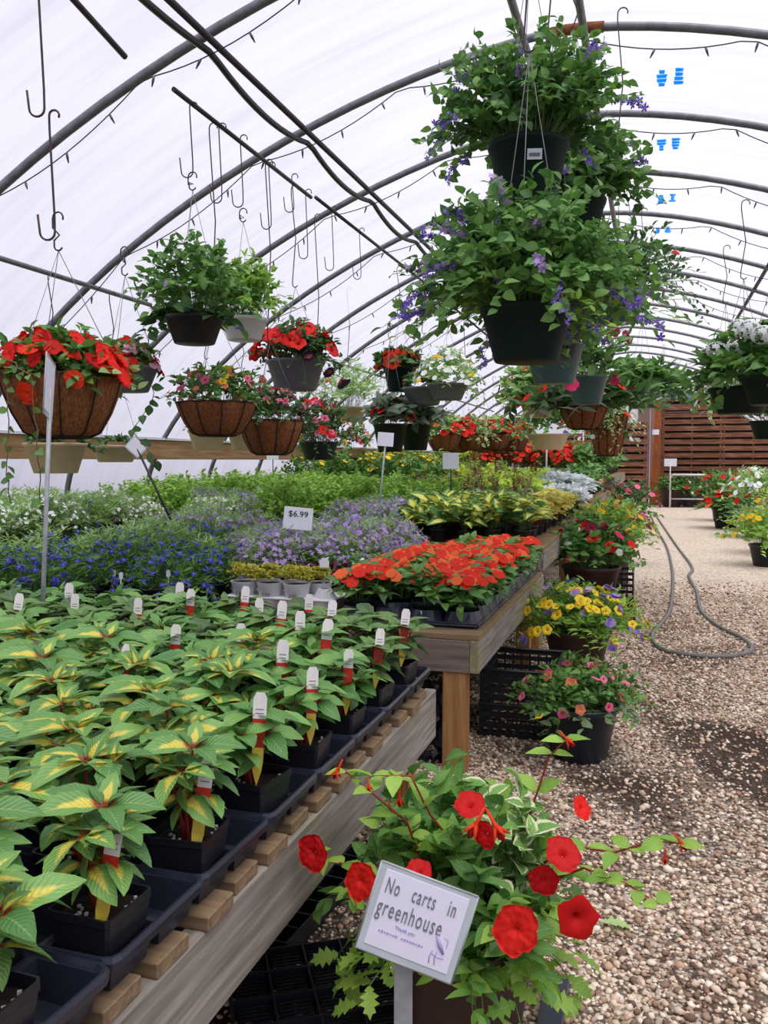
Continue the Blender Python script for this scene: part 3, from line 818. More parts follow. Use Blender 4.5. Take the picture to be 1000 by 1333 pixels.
for j in range(9):
    for i in range(4):
        x = -.70 - .246 - i * .497; y = TY0 + .125 + .25 * j
        o = part('growing_tray', tray_me, None, (x, y, .655), (0, 0, .012 * ((i * 3 + j * 5) % 3 - 1)))
        if j < 2: o.rotation_euler[2] -= .05
        if i == 0: lb = 'black cell tray at the aisle edge of the near bench, %s from the camera' % rows[j]
        else: lb = 'black cell tray under the impatiens, %s column from the aisle, %s from the camera' % (rows[i], rows[j])
        tag(o, lb, 'tray', 'black trays on the near bench' if i == 0 else 'black inner trays on the near bench')

# ------------------------------------------------------------------ potted impatiens (near bench)
def square_pot(parent, w, h, mat, taper=.78):
    m = MB(); b = w * taper
    def ring(a, z, c=.1):
        k = a * (1 - c); return [(-k, -a, z), (k, -a, z), (a, -k, z), (a, k, z), (k, a, z), (-k, a, z), (-a, k, z), (-a, -k, z)]
    R = [ring(b / 2, 0), ring(w / 2 * .97, h - .014), ring(w / 2, h - .012), ring(w / 2, h), ring(w / 2 - .003, h), ring(w / 2 * .93, h - .02)]
    vs = [p for r in R for p in r]
    fs = [(r * 8 + k, r * 8 + (k + 1) % 8, r * 8 + 8 + (k + 1) % 8, r * 8 + 8 + k) for r in range(5) for k in range(8)] + [tuple(range(7, -1, -1))]
    m.add(vs, fs); m.build('pot', mat, parent)
    s = MB(); z = h - .018; rg = random.Random(4); n = 7; a = w / 2 * .92
    g = [(-a + 2 * a * i / n, -a + 2 * a * j / n, z + rg.uniform(-.004, .004)) for j in range(n + 1) for i in range(n + 1)]
    s.add(g, [(j * (n + 1) + i, j * (n + 1) + i + 1, (j + 1) * (n + 1) + i + 1, (j + 1) * (n + 1) + i) for j in range(n) for i in range(n)])
    for k in range(14):
        x, y = rg.uniform(-a, a) * .85, rg.uniform(-a, a) * .85; s.box((x, y, z + .005), (.004, .005, .004), rg.uniform(0, 3), 1)
    s.build('soil', [M['soil'], M['whitepot']], parent)
def plant_tag_parts(parent, loc, rz, tilt=0.12, h=.13, w=.021):
    """white-headed care tag with a red picture and a yellow pointed foot"""
    def slab(z0, z1, w0, w1, t=.0008, pts=None):
        q = pts or [(-w0 / 2, z0), (w0 / 2, z0), (w1 / 2, z1), (-w1 / 2, z1)]
        n = len(q); vs = [(x, -t, z) for x, z in q] + [(x, t, z) for x, z in q]
        return vs, [tuple(range(n)), tuple(range(2 * n - 1, n - 1, -1))] + [(k, (k + 1) % n, n + (k + 1) % n, n + k) for k in range(n)]
    tg = MB()
    tg.add(*slab(0, 0, 0, 0, pts=[(0, -.045), (w * .3, -.02), (w * .42, .0), (w * .42, h * .2), (-w * .42, h * .2), (-w * .42, 0), (-w * .3, -.02)]), 2)
    tg.add(*slab(h * .2, h * .62, w * .9, w), 0)
    tg.add(*slab(0, 0, 0, 0, pts=[(-w / 2, h * .62), (w / 2, h * .62), (w / 2, h * .92), (w * .3, h), (-w * .3, h), (-w / 2, h * .92)]), 1)
    for z in (.7, .76): tg.box((0, -.0011, h * z), (w * .6, .0006, .0014), 0, 3)
    o = tg.build('plant_tag', [M['tagred'], M['tagwhite'], M['tagyellow'], M['ink']], parent)
    o.location = loc; o.rotation_euler = (-tilt, tilt * .6, rz)
    return o
def impatiens(seed, kind, tagged, hgt=.17, spread=1.0):
    rng = np.random.default_rng(seed); rg = random.Random(seed)
    t = thing('potted_impatiens', 'potted impatiens', 'potted plant', (0, 0, 0))
    square_pot(t, .108, .098, M['blackp'])
    stems = []; P = []; D = []; N = []; S = []; z0 = .08
    ns = 4 if kind == 'var' else 5
    for k in range(ns + 1):
        if k == 0: ph, rr, hh = 0, .008, hgt * rg.uniform(.95, 1.1)
        else: ph = 2 * PI * k / ns + rg.uniform(-.4, .4); rr = rg.uniform(.035, .06) * spread; hh = hgt * rg.uniform(.62, .95)
        e = np.array([rr * math.cos(ph), rr * math.sin(ph), z0 + hh]); s = np.array([rr * .2 * math.cos(ph), rr * .2 * math.sin(ph), z0])
        c = (s + e) / 2 + np.array([0, 0, .02]); c[:2] = s[:2] * .4 + e[:2] * .6
        stems.append(bez(s[None], c[None], e[None], np.linspace(0, 1, 6))[0])
        whorls = [(1.0, 6 if k == 0 else 5, .082, .42), (.97, 4, .045, 1.0), (.72, 4, .074, .1), (.45, 3, .055, .05)] if k == 0 else [(1.0, 5, .072, .35), (.97, 3, .04, .95), (.66, 3, .062, .1)]
        for (f, n, L, el) in whorls:
            q = s * (1 - f) + e * f; w0 = rg.uniform(0, 6)
            for j in range(n):
                w = w0 + 2 * PI * j / n + rg.uniform(-.25, .25); ee = el + rg.uniform(-.4, .3)
                d = np.array([math.cos(w) * math.cos(ee), math.sin(w) * math.cos(ee), math.sin(ee)])
                P.append(q + d * .006); D.append(d); N.append(np.array([-math.cos(w) * .3, -math.sin(w) * .3, 1]) + rng.normal(0, .3, 3)); S.append(L * rg.uniform(.7, 1.2) * spread)
    V, Fc, A = place(T_IMP, P, D, N, S, rng)
    mt = {'var': M['imp_var'], 'grn': M['imp_grn'], 'brz': M['imp_brz']}[kind]
    part('foliage', np_mesh('foliage', V, Fc, mt, A), t)
    sv, sf = tubes_np(stems, .0042, 6); part('stems', np_mesh('stems', sv, sf, M['redstem']), t)
    if tagged: plant_tag_parts(t, (.034, -.04, .105 if kind == 'var' else .138), rg.uniform(.0, .5), .06 + rg.random() * .12, h=.125, w=.025)
    return t
NB = []
IMP = {}
for kind, hg in (('var', .15), ('grn', .125), ('brz', .12)):
    for s in range(3):
        for tg in (0, 1):
            IMP[(kind, s, tg)] = Placer(impatiens(11 + s * 7 + len(kind) * ord(kind[0]), kind, tg, hg))
rg = random.Random(5)
cell = .1235
PROTOS = list(IMP.values())
NUM = ords + ['twenty-fifth', 'twenty-sixth', 'twenty-seventh', 'twenty-eighth', 'twenty-ninth', 'thirtieth']
rowcount = {}
for j in range(18):
    for i in range(16):
        if (i + j) % 2: continue
        x = -.70 - .062 - i * cell - (i // 4) * .003; y = TY0 + .063 + .125 * j
        u, v = pix(x, y, .85)
        if u < -90 or v > 1480: continue
        varr = y < 1.95 + .25 * math.sin(i * 1.3) - (.5 if i < 2 and y > 1.6 else 0)
        if i == 0 and y > 1.3: varr = False
        kind = 'var' if varr else ('brz' if (y > 2.15 and rg.random() < .65) else 'grn')
        tg = 1 if (rg.random() < (.22 if y < 1.7 else .5) or (i == 0 and y > .9)) else 0
        rowcount[i] = rowcount.get(i, -1) + 1
        where = 'at the aisle edge' if i == 0 else '%s row from aisle edge' % NUM[i]
        lb = '%s impatiens%s, %s, %s back from camera' % ({'var': 'yellow-striped', 'grn': 'plain green', 'brz': 'bronze-leaved'}[kind], ' with care tag' if tg else '', where, NUM[rowcount[i]])
        IMP[(kind, rg.randrange(3), tg)].put((x, y, .612), rg.uniform(-.12, .12) + (rg.choice((0, 1)) * PI / 2 if not tg else 0), lb, 'impatiens pots on the near bench', rg.uniform(.96, 1.06) * (1.02 if i == 0 else 1.12))

# ================================================================== BEDDING PLANTS ON THE FAR BENCHES
def bedding(name, desc, seed, build, pot='blackp', pr=.06, ph=.085, zpot=0.0):
    t = thing(name, desc, 'potted plant')
    round_pot(t, pr, ph, M[pot], .8, .008, 14)
    build(t, seed, ph)
    return t
def kinds():
    K = {}
    def reg(key, name, desc, fn, n=2, **kw):
        K[key] = (desc, [Placer(bedding(name, desc, 100 + 13 * i + sum(map(ord, key)), fn, **kw)) for i in range(n)])
        PROTOS.extend(K[key][1])
    reg('lob_blue', 'potted_lobelia', 'blue flowered trailing lobelia', lambda t, s, h: bush(t, s, 46, .14, .13, T_NEED, 14, .034, M['leaf'], low=.16, r0=.05, z=h, stem=M['stem'], srad=.0009, fl=[('tiny', F['blue'], 60, .012, 'tip'), ('tiny', F['blue'], 24, .012, 'dome')]), 3)
    reg('lob_green', 'potted_lobelia', 'trailing lobelia with few blue flowers', lambda t, s, h: bush(t, s, 52, .14, .16, T_NEED, 14, .036, M['leaflt'], low=.12, r0=.05, z=h, stem=M['stem'], srad=.0009, fl=[('tiny', F['blue'], 14, .012, 'tip')]), 2)
    reg('lob_white', 'potted_lobelia', 'white flowered lobelia', lambda t, s, h: bush(t, s, 55, .15, .17, T_NEED, 13, .036, M['leaflt'], low=.06, r0=.05, z=h, stem=M['stem'], srad=.0009, fl=[('tiny', F['white'], 95, .0115, 'dome')]), 3)
    reg('lob_lilac', 'potted_lobelia', 'lilac flowered lobelia', lambda t, s, h: bush(t, s, 50, .14, .17, T_NEED, 13, .03, M['leaflt'], low=.05, r0=.05, z=h, stem=M['stem'], srad=.0009, fl=[('tiny', F['lilac'], 120, .0125, 'dome'), ('tiny', F['purple'], 16, .012, 'tip')]), 3)
    reg('lob_mix', 'potted_lobelia', 'violet blue lobelia', lambda t, s, h: bush(t, s, 50, .14, .2, T_NEED, 13, .03, M['leaflt'], low=.03, r0=.05, z=h, stem=M['brownstem'], srad=.001, fl=[('tiny', F['lilac'], 60, .009, 'dome'), ('tiny', F['blue'], 22, .011, 'tip')]), 2)
    reg('green', 'potted_herb', 'bright green leafy bedding plant', lambda t, s, h: bush(t, s, 34, .16, .3, T_OV, 8, .05, M['leafbr'], r0=.06, z=h, stem=M['stem'], pw=.5, arch=.2), 3)
    reg('greendk', 'potted_herb', 'dark leaved bedding plant with yellow flowers', lambda t, s, h: bush(t, s, 30, .18, .34, T_OV, 7, .06, M['leaf'], r0=.06, z=h, stem=M['stem'], fl=[('imp', F['yellow'], 12, .026, 'tip')]), 2)
    reg('pinkz', 'potted_zinnia', 'pink flowered zinnia', lambda t, s, h: bush(t, s, 24, .13, .2, T_OV, 7, .05, M['leaf'], r0=.05, z=h, stem=M['stem'], fl=[('ruf', F['pink'], 8, .026, 'tip'), ('ruf', F['ltpink'], 5, .024, 'tip')]), 2)
    reg('celosia', 'potted_celosia', 'plant with upright dark flower stalks', lambda t, s, h: bush(t, s, 22, .11, .3, T_LANCE, 9, .045, M['leafbr'], r0=.05, z=h, stem=M['brownstem'], srad=.003, pw=.8, arch=.1, fl=[('min', F['burg'], 130, .012, 'spike'), ('min', F['ltpink'], 60, .01, 'spike')]), 2)
    reg('limey', 'potted_coleus', 'lime and yellow leaved bedding plant', lambda t, s, h: bush(t, s, 26, .17, .24, T_BROAD, 7, .055, M['lime'], r0=.06, z=h, stem=M['stem']), 2)
    reg('salvia', 'potted_salvia', 'scarlet flowered salvia', lambda t, s, h: bush(t, s, 30, .2, .32, T_OV, 6, .06, M['leaf'], r0=.06, z=h, stem=M['stem'], fl=[('imp', F['red'], 46, .04, 'dome'), ('imp', F['scarlet'], 20, .04, 'tip')]), 2)
    reg('purpleb', 'potted_petunia', 'purple flowered bedding plant', lambda t, s, h: bush(t, s, 26, .17, .2, T_OV, 6, .05, M['leafgy'], r0=.06, z=h, fl=[('imp', F['lilac'], 40, .03, 'dome'), ('imp', F['purple'], 14, .028, 'dome')]), 2)
    reg('pinkb', 'potted_begonia', 'pale pink flowered bedding plant', lambda t, s, h: bush(t, s, 26, .17, .2, T_BROAD, 6, .05, M['leaf'], r0=.06, z=h, fl=[('imp', F['ltpink'], 30, .026, 'dome'), ('imp', F['coral'], 12, .026, 'dome')]), 2)
    reg('hosta', 'potted_hosta', 'yellow centred long leaved plant', lambda t, s, h: bush(t, s, 16, .16, .17, T_IMP, 3, .125, M['hosta'], r0=.03, z=h, stem=M['stem'], pw=.7, up=1.1), 3)
    reg('coly', 'potted_coleus', 'pale yellow leaved coleus', lambda t, s, h: bush(t, s, 26, .13, .15, T_BROAD, 5, .058, M['coleusy'], r0=.06, z=h, stem=M['redstem'], up=1.1), 2)
    reg('dusty', 'potted_dusty_miller', 'silver leaved plant', lambda t, s, h: bush(t, s, 26, .16, .17, T_LOBE, 6, .085, M['silver'], r0=.05, z=h, stem=M['stem'], up=1.1), 2)
    reg('leafy', 'potted_herb', 'plain mid green leafy plant', lambda t, s, h: bush(t, s, 28, .18, .26, T_BROAD, 7, .06, M['leaf'], r0=.06, z=h, stem=M['stem']), 2)
    reg('burg', 'potted_heuchera', 'dark burgundy leaved plant', lambda t, s, h: bush(t, s, 26, .1, .09, T_BROAD, 6, .035, M['burg'], r0=.04, z=h, stem=M['stem']), 1)
    reg('whitefl', 'potted_vinca', 'small white flowered plant', lambda t, s, h: bush(t, s, 26, .1, .12, T_OV, 6, .035, M['leaf'], r0=.04, z=h, stem=M['stem'], fl=[('imp', F['white'], 14, .02, 'tip')]), 1)
    return K
KD = kinds()
rg = random.Random(9)
fcount = {}
def classify(x, y, z):
    u, v = pix(x, y, z + .22)
    if y < 5.75 and z < .7:
        if u < 300:
            return 'lob_blue' if y < 4.1 and rg.random() < .75 else rg.choice(('lob_green', 'lob_green', 'lob_blue')) if y < 5 else rg.choice(('lob_white', 'lob_mix'))
        return 'lob_lilac'
    if z > 1.0:
        if x > -1.6: return 'leafy'
        return 'salvia' if x > -3.6 else 'limey'
    if x < -2.55:
        if y < 5.6: return 'lob_white' if (y > 3.9 or x < -3.2) and rg.random() < .8 else 'lob_green'
        if u < 300 and y < 6.6 and x > -3.6: return 'lob_white'
        if 250 < u < 345 and y < 7.0: return 'lob_mix'
        if y > 9.55: return 'greendk' if y < 12 else rg.choice(('limey', 'limey', 'greendk'))
        return 'green'
    if y < 8.0:
        if x < -1.75: return 'lob_lilac' if y < 6.7 else 'lob_mix' if y < 7.0 else 'green'
        if y < 7.6: return 'hosta' if x < -1.05 else 'coly' if y > 6.4 else 'hosta'
    if y < 9.6: return 'coly' if x > -1.1 else 'pinkz' if (x > -1.7 and rg.random() < .6) else 'celosia'
    if y < 11.9: return 'dusty' if x > -1.25 else 'celosia' if x < -1.4 and rg.random() < .6 else 'limey'
    if y < 13.5: return 'pinkb' if x < -1.2 else 'leafy'
    if y < 15: return 'purpleb' if x < -1.5 else 'pinkb'
    return 'purpleb' if x < -1.3 else 'leafy'
tray6 = make_tray(3, 2, .19, .21, .05, M['blackp'])
def fill(x0, x1, y0, y1, zt, dx, dy, where, trays=True, skip=None, sc=1.0):
    nx = int((x1 - x0) / dx); ny = int((y1 - y0) / dy)
    for j in range(ny):
        for i in range(nx):
            x = x1 - dx * (i + .5); y = y0 + dy * (j + .5)
            if skip and skip(x, y): continue
            u, v = pix(x, y, zt + .3)
            if u < -70 or u > 1050: continue
            k = classify(x, y, zt); desc, pl = KD[k]
            lb = '%s %s, %s from path, %s row back' % (desc, where, NUM[min(i, 29)], NUM[min(j, 29)])
            rg.choice(pl).put((x + rg.uniform(-.015, .015), y + rg.uniform(-.02, .02), zt + .008), rg.uniform(0, 6.28), lb, desc + 's ' + where, sc * rg.uniform(.9, 1.1))
fill(-2.5, -.78, 3.56, 5.72, .61, .185, .19, 'on grey bench', skip=lambda x, y: (x > -1.5) or (y < 3.98 and x > -2.1) or (y < 4.4 and x > -1.9), sc=1.3)
fill(-2.48, -.78, 5.9, 10.5, .76, .2, .24, 'on high bench')
fill(-2.48, -.82, 10.8, 16.4, .8, .26, .34, 'on long bench', sc=1.25)
fill(-3.38, -2.58, 3.04, 5.7, .61, .19, .2, 'on low bench', sc=1.3)
fill(-4.58, -3.48, 2.9, 5.7, .78, .21, .22, 'near left wall', sc=1.25)
fill(-4.55, -2.65, 5.86, 9.4, .78, .22, .25, 'by left wall', sc=1.0)
fill(-4.55, -2.65, 9.7, 16.4, .85, .3, .36, 'far along wall', sc=1.3)
fill(-4.55, -.75, 17.1, 23.4, 1.05, .4, .6, 'on raised bench', sc=1.6)
# black trays visible at the front of the grey bench
for i in range(3):
    x = -1.78 - .0 - .3 - .0 + .0 - i * .6 + .0
    if x < -3.2: break
    if i == 2: continue
    o = part('growing_tray', tray6, None, (x - .02, 3.745 + .0, .671), (0, 0, 0)); tag(o, 'black tray of lobelia pots at the front of the grey bench, %s' % ('beside the white tray' if i == 0 else 'nearer the left wall'), 'tray', 'black trays under the lobelia')
    o.location.y = 3.76

# ---- tray of orange red impatiens
def cone_tray(nx, ny, c, depth, mat):
    m = MB(); W, L = nx * c, ny * c; seg = 16
    for i in range(nx):
        for j in range(ny):
            x = (i - (nx - 1) / 2) * c; y = (j - (ny - 1) / 2) * c
            sq = []; r1 = []; r2 = []
            for k in range(seg):
                w = 2 * PI * (k + .5) / seg; q = max(abs(math.cos(w)), abs(math.sin(w)))
                sq.append((x + c / 2 * math.cos(w) / q, y + c / 2 * math.sin(w) / q, -.055 if True else 0)); r1.append((x + c * .45 * math.cos(w), y + c * .45 * math.sin(w), 0)); r2.append((x + c * .33 * math.cos(w), y + c * .33 * math.sin(w), -depth))
            vs = sq + r1 + r2 + [(x, y, -depth)]
            fs = [(a * seg + k, a * seg + (k + 1) % seg, (a + 1) * seg + (k + 1) % seg, (a + 1) * seg + k) for a in (0, 1) for k in range(seg)] + [(2 * seg + k, 2 * seg + (k + 1) % seg, 3 * seg) for k in range(seg)]
            m.add(vs, fs, 0, False)
    for a, b in (((-W / 2, -L / 2), (W / 2, -L / 2)), ((W / 2, -L / 2), (W / 2, L / 2)), ((W / 2, L / 2), (-W / 2, L / 2)), ((-W / 2, L / 2), (-W / 2, -L / 2))):
        m.tube([(a[0], a[1], -.058), (b[0], b[1], -.058)], .007, 6)
        m.tube([(a[0], a[1], -.048), (b[0], b[1], -.048)], .004, 6)
    return m.mesh('cone_tray', mat)
ct = cone_tray(4, 3, .165, .066, M['tray'])
CW = {0: 'nearest the camera', 1: 'second along the bench', 2: 'third along the bench', 3: 'furthest along the bench'}
for j in range(4):
    o = part('growing_tray', ct, None, (-.72 - .33, 3.62 + .25 + j * .505, .682)); tag(o, 'blue black tray with round cups under orange red impatiens, %s' % CW[j], 'tray', 'blue black trays with round cups')
def redimp(seed, nf, mat=None):
    rng = np.random.default_rng(seed)
    t = thing('potted_impatiens', 'orange red impatiens', 'potted plant')
    round_pot(t, .07, .085, M['gpot'], .62, .008, 20)
    m = MB(); m.box((.02, -.0665, .045), (.014, .003, .016)); m.build('price_sticker', M['white'], t)
    st = stems_bush(rng, 16, .11, .12, .02, .04, .4, .6)
    V, Fc, A = bush_leaves(rng, st, 6, T_IMP, .068, up=1.0)
    part('foliage', np_mesh('foliage', V + np.array([0, 0, .07]), Fc, M['imp_grn'] if seed % 2 else M['leaf'], A), t)
    sv, sf = tubes_np(st[0] + np.array([0, 0, .07]), .003, 5); part('stems', np_mesh('stems', sv, sf, M['stem']), t)
    fm = [flowers_mesh('flower', 'imp', F['orange'] if k % 2 else F['scarlet'], [(0, 0, 0)], [(0, 0, 1)], [1.0], k) for k in range(3)]
    r2 = random.Random(seed)
    for k in range(nf):
        w = r2.uniform(0, 6.28); rr = .11 * math.sqrt(r2.random()); 
        q = Vector((math.cos(w) * rr * 6, math.sin(w) * rr * 6 - .5, 1)).to_track_quat('Z', 'Y').to_euler()
        part('flower', fm[k % 3], t, (rr * math.cos(w), rr * math.sin(w), .07 + .15 + r2.uniform(-.02, .015) - rr * rr * 3), q, r2.uniform(.026, .034))
    return t
RP = [Placer(redimp(41 + k, n)) for k, n in enumerate((14, 16, 11, 4))]
PROTOS += RP
ri = 0
for j in range(12):
    for i in range(4):
        if j == 0 and i == 2: continue      # empty cup
        if j > 9 and i > 2: continue
        x = -.72 - .0825 - .165 * i; y = 3.62 + .085 + .1675 * j
        if j < 2: k = [1, 3, 0, 0][i] if j == 0 else [0, 1, 2, 0][i]
        else: k = rg.choice((0, 1, 1, 0, 2)) if j < 9 else rg.choice((1, 2, 3))
        lb = 'orange red impatiens in green pot, %s from path edge, %s row of its trays' % (NUM[i], NUM[j])
        RP[k].put((x, y, .622), rg.uniform(-.5, .5), lb, 'orange red impatiens in green pots', rg.uniform(.95, 1.1))
for (u, v, nm) in ((362, 0, 0),): pass
# plant labels in the trays
def stake_label(loc, label, w=.02, h=.05, L=.1, card='white', rz=0.0, tilt=.1, arch=True, group=None):
    t = thing('plant_label', label, 'plant label', loc, rz, group)
    m = MB(); n = 9; pts = [(-w / 2, L), (w / 2, L)] + [(w / 2 * math.cos(PI * k / n), L + h * .8 + w * .45 * math.sin(PI * k / n)) for k in range(n + 1)]
    pts = [pts[0], pts[1]] + pts[2:]
    q = len(pts); vs = [(x, -.0007, z) for x, z in pts] + [(x, .0007, z) for x, z in pts]
    m.add(vs, [tuple(range(q)), tuple(range(2 * q - 1, q - 1, -1))] + [(k, (k + 1) % q, q + (k + 1) % q, q + k) for k in range(q)])
    m.build('card', M[card], t)
    m = MB(); m.box((0, 0, L / 2), (w * .35, .0014, L)); m.build('stake', M[card], t)
    if arch:
        m = MB(); m.box((0, -.0012, L + h * .32), (w * .75, .0008, h * .34)); m.build('picture', M['burg'] if False else M['blackink'], t)
    t.rotation_euler = (-tilt, 0, rz)
    return t
for (u, v, x, z, w, h, L, s) in ((421, 762, None, .66, .05, .1, .06, 'tall arched white plant label with dark picture beside the white tray'),):
    p = at_y(u, v, 3.86); stake_label((p.x, 3.86, .7), s, w, h, .07)
p = at_y(569, 772, 3.66); stake_label((p.x, 3.66, .70), 'small rounded label left of two in the orange red impatiens', .03, .022, .01, arch=False, tilt=.5)
p = at_y(731, 785, 3.64); stake_label((-.80, 3.66, .69), 'small rounded label right of two in the orange red impatiens', .03, .022, .01, arch=False, tilt=.5)
for i, (u, v) in enumerate(((150, 742), (160, 745), (222, 742), (152, 800))):
    p = at_y(u, v, 3.62)
    stake_label((p.x, 3.6, p.z - .09 if i < 3 else .66), 'white plant label among the blue lobelia, %s from the left' % NUM[i], .02, .03, .06, arch=False, rz=.3 * i, group='white labels in the lobelia')

# ---- white tray with three yellow-orange succulents
WX, WY, WZ = -1.70, 3.80, .61
t = thing('growing_tray', 'white moulded tray holding small white pots of yellow orange plants', 'tray', (WX, WY, WZ + .03))
wt = MB(); wt.box((0, 0, .05), (.56, .25, .012), 0, 0, .004)
for i in range(4):
    for j in range(2): wt.lathe([(.0001, -.02), (.048, -.02), (.058, .044)], 18, (-.21 + .14 * i, -.06 + .12 * j, 0))
wt.build('tray_body', M['whitepot'], t)
m = MB(); m.lathe([(.062, .056), (.035, .10), (.03, .10)], 4, (.215, -.055, 0), smooth=False); m.build('empty_collar', M['whitepot'], t)
def sed(seed):
    t = thing('potted_sedum', 'sedum', 'potted plant')
    m = MB(); m.lathe([(.0001, 0), (.045, 0), (.06, .085), (.061, .087), (.055, .086), (.052, .08)], 22, square=0); m.build('pot', M['whitepot'], t)
    for k, (x0, w) in enumerate(((-.014, .004), (-.004, .008), (.008, .004), (.016, .006))):
        pass
    tx = bpy.data.curves.new('print', 'FONT'); tx.body = '2.99'; tx.size = .024; tx.align_x = 'CENTER'; tx.extrude = .0005
    o = bpy.data.objects.new('print', tx); COL.objects.link(o); me = bpy.data.meshes.new_from_object(o); bpy.data.objects.remove(o); me.materials.append(M['ink'])
    part('price_print', me, t, (0, -.0535, .028), (PI / 2 + .16, 0, 0))
    s = MB(); s.lathe([(.0001, .078), (.052, .077)], 18); s.build('soil', M['soil'], t)
    bush(t, seed, 60, .08, .065, T_SM, 9, .018, M['sedum'], r0=.05, z=.08, up=1.2)
    return t
SP = Placer(sed(71)); PROTOS.append(SP); SP2 = Placer(sed(72)); PROTOS.append(SP2)
for i, nm in enumerate(('leftmost', 'middle', 'rightmost')):
    (SP if i % 2 else SP2).put((WX - .21 + .14 * i, WY - .062, WZ + .055), .05, 'small white pot of yellow orange sedum in the front of white tray, %s of three' % nm, 'sedums in the white tray', 1.12)
for i, nm in enumerate(('left', 'middle', 'right')):
    (SP2 if i % 2 else SP).put((WX - .14 + .14 * i, WY + .066, WZ + .055), .5, 'white pot of yellow orange sedum in the rear of white tray, %s of three' % nm, 'sedums in the white tray')
for i in range(4):
    KD['burg'][1][0].put((-1.74 + .115 * i - .0, 4.06 + .05 * (i % 2), .62), i, 'dark burgundy leaved plant behind white tray, %s from the left' % NUM[i], 'burgundy plants behind the white tray')
    KD['whitefl'][1][0].put((-1.78 + .13 * i, 4.28, .62), i, 'small white flowered plant behind the burgundy leaves, %s from the left' % NUM[i], 'white flowered plants')

# ================================================================== HANGING BASKETS
def coir_basket(t, r, h, zr):
    """rim at zr, bowl below"""
    m = MB(); prof = [(.0001, zr - h), (r * .45, zr - h), (r * .62, zr - h * .93), (r * .8, zr - h * .6), (r * .93, zr - h * .25), (r, zr), (r * .95, zr + .005), (r * .9, zr - .03)]
    m.lathe(prof, 40, wob=.018, lobes=10); m.build('coir_liner', M['coir'], t)
    w = MB(); n = 10
    for k in range(n):
        a = 2 * PI * (k + .5) / n; w.tube([((rr * 1.0 + .004) * math.cos(a), (rr * 1.0 + .004) * math.sin(a), z) for rr, z in prof[1:6]], .0035, 5)
    for rr, z in ((r * 1.01, zr), (r * .47, zr - h - .003)):
        w.tube([(rr * math.cos(2 * PI * k / 30), rr * math.sin(2 * PI * k / 30), z) for k in range(31)], .004, 5, caps=False)
    w.build('wire_frame', M['coirwire'], t)
    s = MB(); s.lathe([(.0001, zr - .02), (r * .95, zr - .025)], 24); s.build('soil', M['soil'], t)
def hang(label, pos, kind, r, h, ztop, bar=None, name='hanging_basket', square=0.0, seed=1, wires=3, grp=None):
    """pos = rim centre in the world; origin at the rim"""
    t = thing(name, label, 'hanging basket', (pos[0], pos[1], pos[2]), 0, grp)
    if kind == 'coir': coir_basket(t, r, h, 0)
    else: round_pot(t, r, h, M[kind], .7, .014, 30, square=square, z=-h)
    if ztop: hanger(t, r, 0, ztop - pos[2], wires, bar_dz=(bar - pos[2]) if bar else None)
    return t
XB = -2.35
ZB = BAR2
c = at_y(80, 492, 2.85); t = hang('big coconut fibre basket crowded with bright red petunias at the left edge', c, 'coir', .235, .235, c.z + .5, c.z + .62)
bush(t, 301, 90, .29, .17, T_OV, 10, .05, M['leaf'], low=.14, r0=.2, stem=M['stem'], fl=[('ruf', F['red'], 66, .046, 'dome'), ('ruf', F['scarlet'], 14, .04, 'tip')], indiv=True, pw=.5)
bush(t, 302, 14, .34, .05, T_OV, 9, .06, M['leaflt'], low=.1, r0=.2, stem=M['stem'], name='trailing_foliage')
c = at_y(165, 478, 3.9); t = hang('small basket of red petunias and pale pink verbena just behind the big red basket', c, 'greypot', .16, .13, c.z + .48, c.z + .6)
bush(t, 303, 50, .2, .13, T_OV, 8, .045, M['leaf'], low=.12, r0=.12, stem=M['stem'], fl=[('ruf', F['red'], 20, .045, 'dome'), ('imp', F['ltpink'], 60, .02, 'dome')], pw=.5, indiv=True)
c = at_x(282, 525, XB); c1y = c.y
t = hang('coconut fibre basket with pink and yellow flowers, left of the middle pair', c, 'coir', .225, .18, c.z + .5, ZB)
bush(t, 304, 90, .31, .19, T_OV, 9, .04, M['leaf'], low=.12, r0=.18, stem=M['stem'], fl=[('pet', F['pink'], 30, .026, 'dome'), ('pet', F['yellow'], 16, .024, 'dome'), ('pet', F['coral'], 14, .024, 'dome')], indiv=True, pw=.5)
c = at_x(353, 548, XB + .05)
t = hang('coconut fibre basket with pink and red flowers, right of the middle pair', c, 'coir', .205, .21, c.z + .5, ZB)
bush(t, 305, 90, .27, .19, T_OV, 9, .04, M['leafdk'], low=.05, r0=.18, stem=M['stem'], fl=[('pet', F['pink'], 30, .027, 'dome'), ('pet', F['ltpink'], 12, .026, 'dome'), ('ruf', F['red'], 6, .04, 'tip')], indiv=True, pw=.5)
c = at_x(415, 575, XB - .1)
t = hang('dark leaved basket spilling pink flowers beside the right coconut basket', c, 'blackp', .15, .14, c.z + .5, ZB)
bush(t, 306, 110, .3, .3, T_OV, 9, .042, M['leafdk'], low=.2, r0=.14, stem=M['stem'], fl=[('pet', F['pink'], 30, .035, 'dome'), ('ruf', F['red'], 8, .045, 'dome'), ('pet', F['yellow'], 5, .03, 'tip')], indiv=True, pw=.5)
